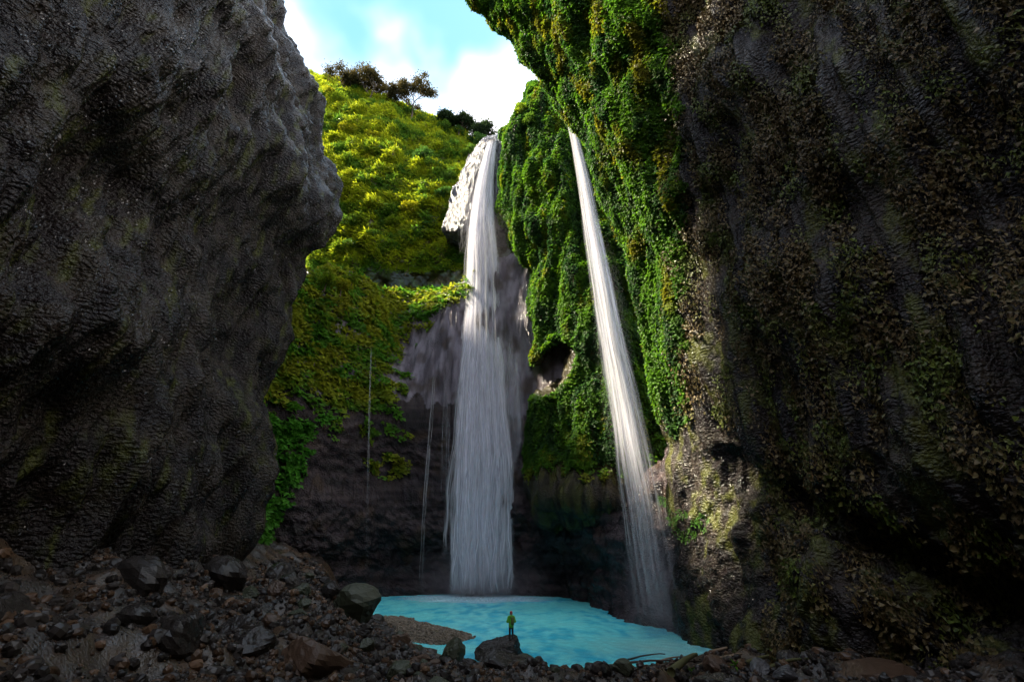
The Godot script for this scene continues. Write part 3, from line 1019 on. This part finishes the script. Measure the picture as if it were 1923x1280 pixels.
	var pillar := func(p: Vector3, _n: Vector3) -> Color:
		var q := pix(p)
		var n := n_mask.get_noise_3d(p.x * 0.5, p.y * 0.06, p.z * 0.5)
		var u := (q.x - 1038.0) * 0.82 + (q.y - 692.0) * 0.57
		var v := -(q.x - 1038.0) * 0.57 + (q.y - 692.0) * 0.82
		if sqrt(pow(u / 36.0, 2.0) + pow(v / 62.0, 2.0)) < 1.0 or q.y > 880.0 + 40.0 * n or n < -0.42 or q.x > 1260.0:
			return Color(0, 0, 0, 0)
		var c := deep.lerp(bright, sst(-0.35, 0.25, n))
		c = c.lerp(gold, 0.8 * sst(0.25, 0.5, n))
		c.a = 1.0
		return c
	tag(multi("buttress_vines", scatter(butt, 420000, pillar), ivy, M.leaf, 0.95, 1.7, 0.4), "green vines draped over the buttress between the falls", "vines", "", "stuff")
	var tuft := func(p: Vector3, _n: Vector3) -> Color:
		var q := pix(p)
		var n := n_mask.get_noise_3dv(p * 0.5)
		if q.distance_to(Vector2(1298, 985)) < 34.0 + 40.0 * n or q.distance_to(Vector2(1245, 940)) < 10.0:
			return Color(0.06, 0.16, 0.02, 0.75)
		return Color(0, 0, 0, 0)
	tag(multi("bench_plants", scatter(bench, 60000, tuft) + scatter(right, 60000, tuft), ivy, M.leaf, 0.7, 1.2, 0.4), "small patch of bright leaves on the dark rock bench", "plants", "", "stuff")
	# shrubs one can tell apart on the hillside
	var kinds := []
	for k in 4:
		kinds.append(shrub_mesh(50 + k, 9 + k, 900, 2.2, 0.5))
	var greens := [Color(0.10, 0.19, 0.02), Color(0.18, 0.26, 0.015), Color(0.28, 0.28, 0.012), Color(0.06, 0.14, 0.025)]
	var mats := []
	for g in greens:
		var m: StandardMaterial3D = M.leaf.duplicate()
		m.albedo_color = g.linear_to_srgb()
		mats.append(m)
	var words := ["mid green", "lime green", "golden green", "deep green"]
	var spots := [[615, 175, 112, 2, 1.3], [640, 190, 112, 1, 1.5], [612, 215, 106, 1, 1.2], [668, 205, 112, 1, 1.4], [700, 205, 114, 0, 1.2], [735, 215, 112, 1, 1.2], [765, 205, 116, 0, 1.2], [790, 222, 114, 0, 1.1], [830, 235, 114, 0, 1.2], [858, 245, 116, 3, 1.1], [880, 258, 116, 3, 1.1], [902, 262, 109, 3, 1.2], [845, 258, 110, 1, 0.9], [880, 275, 105, 0, 1], [650, 240, 104, 2, 1.3], [700, 250, 104.5, 2, 1.1], [790, 296, 101.5, 3, 1.5], [815, 305, 100.5, 0, 1.2], [840, 330, 99.5, 0, 1.2], [830, 365, 97.5, 3, 1.3], [800, 385, 96.5, 0, 1.3], [770, 400, 96.5, 2, 1.4], [740, 420, 95.5, 1, 1.2], [800, 430, 95.5, 3, 1.2], [835, 410, 96.5, 0, 1.1], [690, 390, 96.5, 1, 1.3], [660, 420, 95.5, 0, 1.3], [650, 350, 98.5, 2, 1.2], [720, 340, 99.5, 2, 1.2], [700, 450, 95, 0, 1.2], [660, 465, 95, 3, 1.2], [760, 455, 95, 0, 1.2], [745, 300, 101.5, 1, 1], [690, 300, 102.5, 2, 1.1], [610, 525, 66, 1, 0.9], [640, 535, 68, 2, 0.8], [660, 522, 70, 1, 0.7], [990, 200, 76, 1, 1.1], [1000, 225, 75, 0, 1]]
	var k := 0
	for s in spots:
		var at := P(s[0], s[1] + 12.0, s[2] + 1.0)
		var o := base("shrub", at)
		put(kinds[k % 4], "foliage", mats[s[3]], o)
		var st := SurfaceTool.new()
		st.begin(Mesh.PRIMITIVE_TRIANGLES)
		tube(st, [Vector3(0, -1.2, 0), Vector3(0.1, 0.4, 0.05), Vector3(0.3, 1.3, 0.1)], [0.16, 0.11, 0.05], 6)
		st.generate_normals()
		put(st.commit(), "stem", M.bark, o)
		o.rotation.y = rng.randf() * TAU
		o.scale = Vector3.ONE * s[4]
		var place := "on the sunny hillside" if s[1] < 500 and s[0] < 950 else "on the leafy bank below the hollow" if s[0] < 950 else "at the top edge of the buttress"
		tag(o, "%s leafy shrub growing %s" % [words[s[3]], place], "shrub", "%s shrubs %s" % [words[s[3]], place])
		k += 1

func limb(wood: SurfaceTool, leaves: SurfaceTool, r: RandomNumberGenerator, at: Vector3, dir: Vector3, length: float, rad: float, depth: int, open: float) -> void:
	var mid := at + dir * length * 0.5 + Vector3(r.randf_range(-1, 1), r.randf_range(-0.3, 0.6), r.randf_range(-1, 1)) * length * 0.1
	var end := at + dir * length
	tube(wood, [at, mid, end], [rad, rad * 0.8, rad * 0.6], 6)
	if depth == 0:
		for k in 120:
			var p := end + Vector3(r.randfn(), r.randfn() * 0.6, r.randfn()) * 0.85 * open
			var along := Vector3(r.randf_range(-1, 1), r.randf_range(-0.8, 0.4), r.randf_range(-1, 1)).normalized()
			var face := Vector3(r.randf_range(-0.7, 0.7), 1, r.randf_range(-0.7, 0.7)).normalized()
			face = (face - along * face.dot(along)).normalized()
			var v := r.randf_range(0.7, 1.3)
			leaf(leaves, p, along, face, r.randf_range(0.45, 0.85), 0.36, Color(v, v, v * 0.9))
		return
	for k in (4 if depth > 1 else 3):
		var d := (dir * 0.7 + Vector3(r.randf_range(-1, 1), r.randf_range(-0.15, 0.75), r.randf_range(-1, 1))).normalized()
		limb(wood, leaves, r, end if k else mid.lerp(end, 0.5), d, length * r.randf_range(0.6, 0.8), rad * 0.55, depth - 1, open)

func build_trees() -> void:
	var dark: StandardMaterial3D = M.leaf.duplicate()
	dark.albedo_color = Color(0.075, 0.06, 0.02).linear_to_srgb()
	var green: StandardMaterial3D = M.leaf.duplicate()
	green.albedo_color = Color(0.035, 0.06, 0.02).linear_to_srgb()
	# px, py of the foot, depth, height, label, foliage, seed
	for s in [[690, 205, 116, 7.6, "large spreading tree with dense russet crown on the hilltop", dark, 5, 1.25], [772, 222, 116, 7.0, "open branched tree with gaps in its crown on the hill crest", dark, 8, 0.9], [640, 190, 116, 5.2, "round bushy tree on the crest near the left cliff", dark, 12, 1.2], [838, 243, 116, 3.2, "small dark green tree on the crest beside the open branched tree", green, 17, 0.9], [862, 250, 116, 3.6, "small leaning dark green tree on the crest above the brush", green, 23, 0.9], [905, 268, 115, 3.2, "small dark tree on the crest beside the head of the waterfall", green, 29, 1.1]]:
		var r := RandomNumberGenerator.new()
		r.seed = s[6]
		var wood := SurfaceTool.new()
		wood.begin(Mesh.PRIMITIVE_TRIANGLES)
		var leaves := SurfaceTool.new()
		leaves.begin(Mesh.PRIMITIVE_TRIANGLES)
		var h: float = s[3]
		limb(wood, leaves, r, Vector3(0, -1.0, 0), Vector3(r.randf_range(-0.15, 0.15), 1, 0).normalized(), h, 0.06 * h, 3, s[7])
		wood.generate_normals()
		var o := base("hill_tree", P(s[0], s[1], s[2]))
		put(wood.commit(), "trunk", M.bark, o)
		put(leaves.commit(), "crown", s[5], o)
		tag(o, s[4], "tree", "trees on the hill crest")
	# bare roots that hang from the lip of the hollow
	for k in 7:
		var a := P([742, 768, 776, 790, 812, 720, 756][k], [470, 462, 474, 455, 466, 480, 478][k], 96.2)
		var st := SurfaceTool.new()
		st.begin(Mesh.PRIMITIVE_TRIANGLES)
		var path := []
		var rad := []
		for j in 9:
			var t := j / 8.0
			path.append(Vector3(0.35 * n_mid.get_noise_2d(k * 9.0, t * 3.0) - 1.2 * t * (0.3 if k % 2 else 1.0), -t * [6.0, 5.5, 7.0, 6.5, 5.0, 4.0, 4.5][k], 0.4 * t))
			rad.append(0.13 * (1.0 - 0.6 * t))
		tube(st, path, rad, 6)
		st.generate_normals()
		var o := put(st.commit(), "hanging_root", M.wood)
		o.position = a
		tag(o, "bare root dangling from the lip of the dark hollow", "root", "roots hanging over the hollow")

func sprig(at: Vector3, out: Vector3, size: float, label: String, group := "") -> void:
	var st := SurfaceTool.new()
	st.begin(Mesh.PRIMITIVE_TRIANGLES)
	var o := base("leafy_sprig", at)
	for k in 9:
		var along := (out * 0.6 + Vector3(rng.randf_range(-0.8, 0.8), rng.randf_range(-0.9, 0.5), rng.randf_range(-0.8, 0.8))).normalized()
		var face := (Vector3.UP + out * 0.5).normalized()
		face = (face - along * face.dot(along)).normalized()
		leaf(st, out * 0.05 + along * 0.05 * size, along, face, size * rng.randf_range(0.6, 1.0), size * 0.3, Color(0.10, 0.26, 0.015))
	put(st.commit(), "leaves", M.leaf, o)
	var t := SurfaceTool.new()
	t.begin(Mesh.PRIMITIVE_TRIANGLES)
	tube(t, [-out * 0.4, Vector3.ZERO, out * 0.12], [0.02, 0.015, 0.01], 5)
	t.generate_normals()
	put(t.commit(), "stem", M.wood_moss, o)
	tag(o, label, "plant", group)

# ---------------------------------------------------------------- stones and driftwood
func on_ground(px: float, py: float) -> Vector3:
	var p := P(px, py, 10.0)
	for k in 400:
		p = P(px, py, 10.0 + k * 0.2)
		if p.y <= maxf(ground_y(p.x, -p.z), 0.0):
			break
	return p

func stone(mesh: Mesh, material: Material, at: Vector3, size: Vector3, turn: Vector3, label: String, group := "") -> MeshInstance3D:
	var o := put(mesh, "boulder", material)
	o.position = at
	o.rotation = turn
	o.scale = size
	return tag(o, label, "boulder", group)

func build_stones() -> void:
	var shapes := []
	for k in 7:
		shapes.append(boulder_mesh(100 + k, 9 + k))
	# the ones that stand out
	stone(shapes[1], M.stone_moss, on_ground(662, 1152) + Vector3(0, 0.5, 0), Vector3(2.6, 1.9, 2.0), Vector3(0.1, 0.6, 0.1), "large round mossy boulder at the left end of the pool")
	stone(shapes[2], M.stone_brown, on_ground(590, 1255) + Vector3(0, 0.25, 0), Vector3(1.9, 1.1, 1.4), Vector3(0.2, 0.4, -0.25), "big red brown slab boulder in the rubble heap")
	stone(shapes[3], M.stone, on_ground(485, 1222) + Vector3(0, 0.2, 0), Vector3(1.3, 0.9, 1.0), Vector3(0, 1.4, 0.2), "blocky dark boulder beside the red brown slab")
	stone(shapes[4], M.stone_grey, on_ground(727, 1190) + Vector3(0, 0.2, 0), Vector3(0.95, 0.5, 0.7), Vector3(0.3, 0.5, -0.5), "pale shiny rock on top of the rubble above the gravel bar")
	stone(shapes[5], M.stone_moss, Vector3(-4.2, 0.35, -38.6), Vector3(1.25, 1.25, 1.0), Vector3(0.2, 0.9, 0.3), "dark wedge shaped rock at the tip of the gravel bar")
	stone(shapes[6], M.stone, P(945, 1252, 35.6), Vector3(2.1, 0.95, 1.1), Vector3(0.1, 0.3, -0.15), "low dark boulder on the shore just below the standing rock")
	stone(shapes[0], M.stone_moss, P(985, 1239, 39.2) + Vector3(0, 0.05, 0), Vector3(0.85, 0.36, 0.5), Vector3(0, 0.4, 0), "small flat rock awash beside the standing rock")
	stone(shapes[3], M.stone_grey, on_ground(1432, 1262) + Vector3(0, 0.1, 0), Vector3(0.9, 0.5, 0.6), Vector3(0.1, 0.8, 0.5), "grey streaked rock lying among the driftwood")
	stone(shapes[2], M.stone_grey, on_ground(1475, 1270) + Vector3(0, 0.1, 0), Vector3(0.75, 0.45, 0.6), Vector3(0.2, 2.0, -0.3), "small grey block beside the streaked rock")
	stone(shapes[1], M.stone_brown, on_ground(1640, 1272) + Vector3(0, -0.2, 0), Vector3(2.4, 0.8, 1.6), Vector3(0, 0.5, 0.1), "smooth low brown boulder at the foot of the right cliff")
	for q in [[-20.0, 20.0, 1.2], [-17.5, 24.5, 0.8], [-20.5, 28.0, 1.4], [-18.0, 33.0, 0.9], [-21.0, 37.0, 1.5], [-18.2, 41.5, 1.0], [-20.5, 45.5, 1.4], [-15.0, 29.0, 0.9], [-16.0, 46.0, 1.0], [-13.5, 21.5, 0.95]]:
		var r: float = q[2]
		stone(shapes[int(r * 10.0) % 7], M.stone, Vector3(q[0], ground_y(q[0], q[1]) + 0.1 * r, -q[1]), Vector3(1.3 * r, r, 1.1 * r), Vector3(0.3 * sin(q[1]), q[1], 0.35 * cos(q[0])), "jagged black rock banked against the foot of the left cliff", "jagged rocks at the foot of the left cliff")
	# rubble one can tell apart
	var k := 0
	while k < 190:
		var x := rng.randf_range(-22.0, 18.0)
		var d := rng.randf_range(18.0, 58.0)
		var s := shore_distance(x, d)
		if s < 0.6 or s > 16.0 or d > 37.0 and x > -6.0:
			continue
		if x > -2.0 and rng.randf() < 0.7:
			continue
		var size := rng.randf_range(0.17, 0.42) * (1.0 + 1.5 * pow(rng.randf(), 3.0))
		var tone: String = ["dark wet", "dark wet", "brown", "mossy"][k % 4]
		var bulk := "large" if size > 0.75 else "middling" if size > 0.45 else "small"
		var place := "below the left cliff" if x < -14.0 else "between the left cliff and the gravel bar" if d > 34.0 else "among the driftwood" if x > 6.0 else "on the near shore" if s < 5.0 else "in the rubble of the near bank"
		stone(shapes[k % 7], [M.stone, M.stone, M.stone_brown, M.stone_moss][k % 4], Vector3(x, ground_y(x, d) + size * 0.2, -d), Vector3(size * rng.randf_range(0.9, 1.6), size * rng.randf_range(0.6, 1.0), size), Vector3(rng.randf_range(-0.4, 0.4), rng.randf() * TAU, rng.randf_range(-0.4, 0.4)), "%s %s rock lying %s" % [bulk, tone, place], "%s %s rocks %s" % [bulk, tone, place])
		k += 1
	# loose stones nobody could count
	var small := boulder_mesh(300, 8, 9, 6, 0.1)
	var loose := []
	while loose.size() < 40000:
		var x := rng.randf_range(-24.0, 21.0)
		var d := rng.randf_range(13.0, 60.0)
		var s := shore_distance(x, d)
		if s < 0.15 or d > 36.0 and x > 2.0 and s > 6.0:
			continue
		if x > 4.0 and x < 17.0 and d > 32.0 and rng.randf() < 0.75:
			continue
		if n_mask.get_noise_2d(x * 0.35, d * 0.35) < rng.randf_range(-0.5, 0.15):
			continue
		var size := 0.03 + 0.26 * pow(rng.randf(), 5.0)
		var v := rng.randf_range(0.6, 1.6)
		var c := Color(0.028, 0.023, 0.021) if rng.randf() < 0.7 else Color(0.065, 0.037, 0.022)
		loose.append([Vector3(x, ground_y(x, d) + size * 0.25, -d), Vector3(rng.randf_range(-1, 1), 1.5, rng.randf_range(-1, 1)).normalized(), Color(c.r * v, c.g * v, c.b * v, size)])
	tag(multi("loose_rubble", loose, small, M.pebble, 0.8, 1.6, 0.8), "small dark wet stones strewn over the ground", "rubble", "", "stuff")
	var bar := []
	while bar.size() < 9000:
		var x := rng.randf_range(-20.0, 0.0)
		var d := rng.randf_range(38.0, 66.0)
		var y := ground_y(x, d)
		if y < -0.05 or shore_distance(x, d) > 1.5:
			continue
		var size := 0.05 + 0.12 * pow(rng.randf(), 3.0)
		var v := rng.randf_range(0.6, 1.5)
		bar.append([Vector3(x, y + 0.02, -d), Vector3.UP, Color(0.12 * v, 0.095 * v, 0.07 * v, size)])
	tag(multi("gravel_bar", bar, small, M.pebble, 0.8, 1.5, 0.8), "brown gravel bar reaching into the pool", "gravel", "", "stuff")
	# driftwood along the near right shore
	var sticks := [[1150, 1252, 1260, 1246, 0.07, 0], [1262, 1272, 1310, 1240, 0.16, 2], [1315, 1254, 1395, 1236, 0.09, 1], [1335, 1226, 1440, 1214, 0.08, 1], [1370, 1234, 1430, 1222, 0.06, 0], [1215, 1258, 1330, 1246, 0.06, 0], [1290, 1262, 1350, 1250, 0.07, 1], [1180, 1240, 1250, 1232, 0.05, 0], [1400, 1250, 1470, 1238, 0.09, 2], [1110, 1262, 1180, 1254, 0.06, 0], [1345, 1268, 1372, 1240, 0.06, 1], [1380, 1220, 1445, 1232, 0.05, 0], [1235, 1244, 1290, 1238, 0.05, 1], [1450, 1256, 1520, 1246, 0.08, 2]]
	for s in sticks:
		var a := on_ground(s[0], s[1])
		var b := on_ground(s[2], s[3])
		a.y += s[4] * 1.3
		b.y += s[4] * 2.0 + 0.06
		var st := SurfaceTool.new()
		st.begin(Mesh.PRIMITIVE_TRIANGLES)
		var path := []
		var rad := []
		for j in 7:
			var t := j / 6.0
			path.append(Vector3.ZERO.lerp(b - a, t) + Vector3(0, 0.10 * sin(t * PI), 0) + Vector3(0, 0.5, 1) * 0.12 * n_mid.get_noise_2d(s[0], t * 4.0))
			rad.append(1.35 * s[4] * (1.0 - 0.45 * t))
		tube(st, path, rad, 7)
		st.generate_normals()
		var o := put(st.commit(), "driftwood_branch", [M.wood_dark, M.wood, M.wood_moss][s[5]])
		o.position = a
		tag(o, ["dark wet driftwood branch on the near right shore", "pale brown driftwood branch on the near right shore", "thick mossy driftwood log on the near right shore"][s[5]], "driftwood", ["dark driftwood", "pale driftwood", "mossy driftwood"][s[5]])
	for q in [[1302, 1266], [1290, 1258], [1382, 1254], [1100, 1268]]:
		sprig(on_ground(q[0], q[1]) + Vector3(0, 0.05, 0), Vector3.UP, 0.42, "bright green seedling among the driftwood", "seedlings on the shore")

# ---------------------------------------------------------------- the hiker
func build_person() -> void:
	var at := P(960, 1199, 40.0)
	var size := Vector3(2.15, 1.7, 1.7)
	var top := Vector3(-0.30, 0.95, 0.22).normalized()
	var foot := Vector3(0.32, 0.0, -0.1)
	foot.y = (0.52 - top.x * foot.x - top.z * foot.z) / top.y
	stone(boulder_mesh(411, 4, 64, 44, 0.06, [[top, 0.52], [Vector3(0.95, 0.22, 0.25), 0.62], [Vector3(-0.7, 0.62, 0.35), 0.72], [Vector3(-0.1, 0.35, 0.93), 0.66], [Vector3(0.1, 0.2, -0.97), 0.7]]), M.stone, at - foot * size + Vector3(0, 0.03, 0), size, Vector3.ZERO, "big angular rock standing in the shallows under the hiker")
	var o := base("person", at)
	var skin := mat(Color(0.30, 0.17, 0.11), 0.6)
	var st := SurfaceTool.new()
	st.begin(Mesh.PRIMITIVE_TRIANGLES)
	st.set_smooth_group(0)
	var hip := 0.90
	var bones := [[Vector3(0, hip, 0), Vector3(0, 1.18, -0.01), 0.13, 0.14], [Vector3(0, 1.18, -0.01), Vector3(0, 1.36, 0), 0.14, 0.13], [Vector3(-0.13, 1.40, 0), Vector3(0.13, 1.40, 0), 0.075, 0.075], [Vector3(0, 1.40, 0), Vector3(0, 1.52, -0.01), 0.055, 0.05], [Vector3(0, 1.60, -0.01), Vector3(0, 1.66, -0.02), 0.088, 0.092], [Vector3(0, 1.57, -0.08), Vector3(0, 1.60, -0.09), 0.03, 0.03], [Vector3(-0.095, 1.62, 0), Vector3(-0.1, 1.65, 0), 0.02, 0.02], [Vector3(0.095, 1.62, 0), Vector3(0.1, 1.65, 0), 0.02, 0.02]]
	for s in [-1.0, 1.0]:
		var elbow := Vector3(s * 0.29, 1.12, 0.03)
		var wrist := Vector3(s * 0.13, 1.06, -0.23)
		bones.append([Vector3(s * 0.19, 1.40, 0), elbow, 0.058, 0.046])
		bones.append([elbow, wrist, 0.044, 0.03])
		var knee := Vector3(s * 0.105, 0.48, -0.03)
		var ankle := Vector3(s * 0.12, 0.07, 0.02)
		bones.append([Vector3(s * 0.085, hip, 0), knee, 0.092, 0.06])
		bones.append([knee, ankle, 0.058, 0.04])
		bones.append([ankle, Vector3(s * 0.135, 0.04, -0.15), 0.04, 0.035])
	net(bones, 0.05, 0.022, st)
	# hands with five fingers, held together in front of the chest
	for s in [-1.0, 1.0]:
		var w := Vector3(s * 0.13, 1.06, -0.23)
		var hand := [[w, w + Vector3(-s * 0.06, 0.02, -0.04), 0.026, 0.03]]
		for k in 4:
			var root := w + Vector3(-s * 0.07, 0.05 - 0.022 * k, -0.05)
			var bend := root + Vector3(-s * 0.035, 0.0, -0.012)
			hand.append([root, bend, 0.0095, 0.009])
			hand.append([bend, bend + Vector3(-s * [0.018, 0.024, 0.02, 0.012][k], -0.004, 0.02), 0.009, 0.0075])
		var th := w + Vector3(-s * 0.03, 0.045, -0.03)
		hand.append([th, th + Vector3(-s * 0.02, 0.035, -0.01), 0.011, 0.0095])
		hand.append([th + Vector3(-s * 0.02, 0.035, -0.01), th + Vector3(-s * 0.045, 0.045, -0.012), 0.0095, 0.008])
		net(hand, 0.008, 0.006, st)
	st.generate_normals()
	put(st.commit(), "body", skin, o)
	var jacket := mat(Color(0.10, 0.42, 0.02), 0.7)
	jacket.rim_enabled = true
	var grow := func(list: Array, by: float) -> Array:
		var out := []
		for b in list:
			out.append([b[0], b[1], b[2] + by, b[3] + by])
		return out
	st = SurfaceTool.new()
	st.begin(Mesh.PRIMITIVE_TRIANGLES)
	st.set_smooth_group(0)
	var coat: Array = grow.call([bones[0], bones[1], bones[2], bones[8], bones[9], bones[13], bones[14]], 0.035)
	coat.append([Vector3(0, 0.80, 0.0), Vector3(0, 1.1, 0), 0.175, 0.17])
	coat.append([Vector3(-0.05, 1.46, 0.05), Vector3(0.05, 1.46, 0.05), 0.085, 0.085])
	net(coat, 0.06, 0.022, st, 0.72, 1.53)
	st.generate_normals()
	put(st.commit(), "jacket", jacket, o)
	st = SurfaceTool.new()
	st.begin(Mesh.PRIMITIVE_TRIANGLES)
	st.set_smooth_group(0)
	net(grow.call([bones[0], bones[10], bones[11], bones[15], bones[16]], 0.014), 0.03, 0.022, st, 0.10, 0.95)
	st.generate_normals()
	put(st.commit(), "trousers", mat(Color(0.022, 0.022, 0.026), 0.8), o)
	for s in [12, 17]:
		st = SurfaceTool.new()
		st.begin(Mesh.PRIMITIVE_TRIANGLES)
		st.set_smooth_group(0)
		net(grow.call([bones[s], [bones[s][0], bones[s][0] + Vector3(0, 0.05, 0.02), 0.04, 0.04]], 0.014), 0.03, 0.016, st, -0.005, 0.3)
		st.generate_normals()
		put(st.commit(), "shoe", mat(Color(0.03, 0.025, 0.02), 0.7), o)
	st = SurfaceTool.new()
	st.begin(Mesh.PRIMITIVE_TRIANGLES)
	st.set_smooth_group(0)
	net([[Vector3(0, 1.67, -0.015), Vector3(0, 1.70, -0.02), 0.108, 0.104], [Vector3(-0.05, 1.66, -0.13), Vector3(0.05, 1.66, -0.13), 0.02, 0.02]], 0.03, 0.014, st, 1.645, 1.9)
	st.generate_normals()
	put(st.commit(), "cap", mat(Color(0.42, 0.02, 0.025), 0.8), o)
	st = SurfaceTool.new()
	st.begin(Mesh.PRIMITIVE_TRIANGLES)
	st.set_smooth_group(0)
	net([[Vector3(0.07, 1.02, 0.24), Vector3(0.08, 1.32, 0.23), 0.13, 0.125], [Vector3(0.09, 1.06, 0.33), Vector3(0.09, 1.18, 0.33), 0.07, 0.07]], 0.05, 0.022, st)
	st.generate_normals()
	var bag := put(st.commit(), "backpack", mat(Color(0.10, 0.13, 0.03), 0.8), o)
	for s in [-1.0, 1.0]:
		var t := SurfaceTool.new()
		t.begin(Mesh.PRIMITIVE_TRIANGLES)
		tube(t, [Vector3(s * 0.09 + 0.03, 1.36, 0.2), Vector3(s * 0.11, 1.5, 0.06), Vector3(s * 0.12, 1.47, -0.1), Vector3(s * 0.13, 1.3, -0.19), Vector3(s * 0.16, 1.12, -0.12)], [0.022, 0.022, 0.022, 0.02, 0.018], 6)
		t.generate_normals()
		put(t.commit(), "strap", mat(Color(0.03, 0.03, 0.025), 0.8), bag)
	o.rotation.y = 0.15
	tag(o, "hiker in bright green jacket and red cap with backpack seen from behind", "person")

func _ready() -> void:
	rng.seed = 7
	var cam := Camera3D.new()
	cam.name = "camera"
	cam.position = Vector3(0, CAM_Y, 0)
	cam.rotation.x = PITCH
	cam.fov = rad_to_deg(2.0 * atan(640.0 / F))
	cam.far = 600.0
	add_child(cam)
	var env := Environment.new()
	env.background_mode = Environment.BG_SKY
	env.sky = make_sky()
	env.background_energy_multiplier = 1.0
	env.tonemap_mode = Environment.TONE_MAPPER_LINEAR
	env.tonemap_exposure = 4.6
	env.volumetric_fog_enabled = true
	env.volumetric_fog_density = 0.0
	env.sdfgi_enabled = true
	env.ssao_enabled = true
	env.ssil_enabled = true
	var we := WorldEnvironment.new()
	we.environment = env
	add_child(we)
	var sun := DirectionalLight3D.new()
	sun.name = "sun"
	sun.light_energy = 1.6
	sun.light_color = Color(1.0, 0.95, 0.84)
	sun.light_angular_distance = 2.5
	sun.shadow_enabled = true
	add_child(sun)
	sun.look_at_from_position(Vector3(-0.60, 0.75, -0.10) * 100.0, Vector3.ZERO)
	n_big = noise_of(FastNoiseLite.TYPE_SIMPLEX_SMOOTH, 3, 2)
	n_mid = noise_of(FastNoiseLite.TYPE_SIMPLEX_SMOOTH, 9, 3)
	n_cell = noise_of(FastNoiseLite.TYPE_CELLULAR, 15)
	n_cell.cellular_return_type = FastNoiseLite.RETURN_DISTANCE
	n_fine = noise_of(FastNoiseLite.TYPE_SIMPLEX_SMOOTH, 21, 3)
	n_mask = noise_of(FastNoiseLite.TYPE_SIMPLEX_SMOOTH, 33, 3)
	make_materials()
	var t0 := Time.get_ticks_msec()
	var left := build_left_cliff()
	var right := build_right_cliff()
	var back := build_back_cliff()
	var hill := build_hill()
	build_chute()
	var butt := build_buttress()
	var bench := build_bench()
	build_ground()
	build_pool()
	print("terrain ", Time.get_ticks_msec() - t0)
	build_falls()
	build_vegetation(left, right, back, hill, butt, bench)
	print("plants ", Time.get_ticks_msec() - t0)
	build_trees()
	build_stones()
	print("stones ", Time.get_ticks_msec() - t0)
	build_person()
	sprig(P(172, 132, 19.5), Vector3(1, 0, 0.2), 0.75, "bright green sprig dangling alone high on the left cliff")
	sprig(P(38, 90, 17.0), Vector3(1, 0, 0.2), 0.6, "upper of two bright sprigs at the outer edge of the left cliff")
	sprig(P(33, 165, 17.0), Vector3(1, 0, 0.2), 0.6, "lower of two bright sprigs at the outer edge of the left cliff")
	print("done ", Time.get_ticks_msec() - t0)
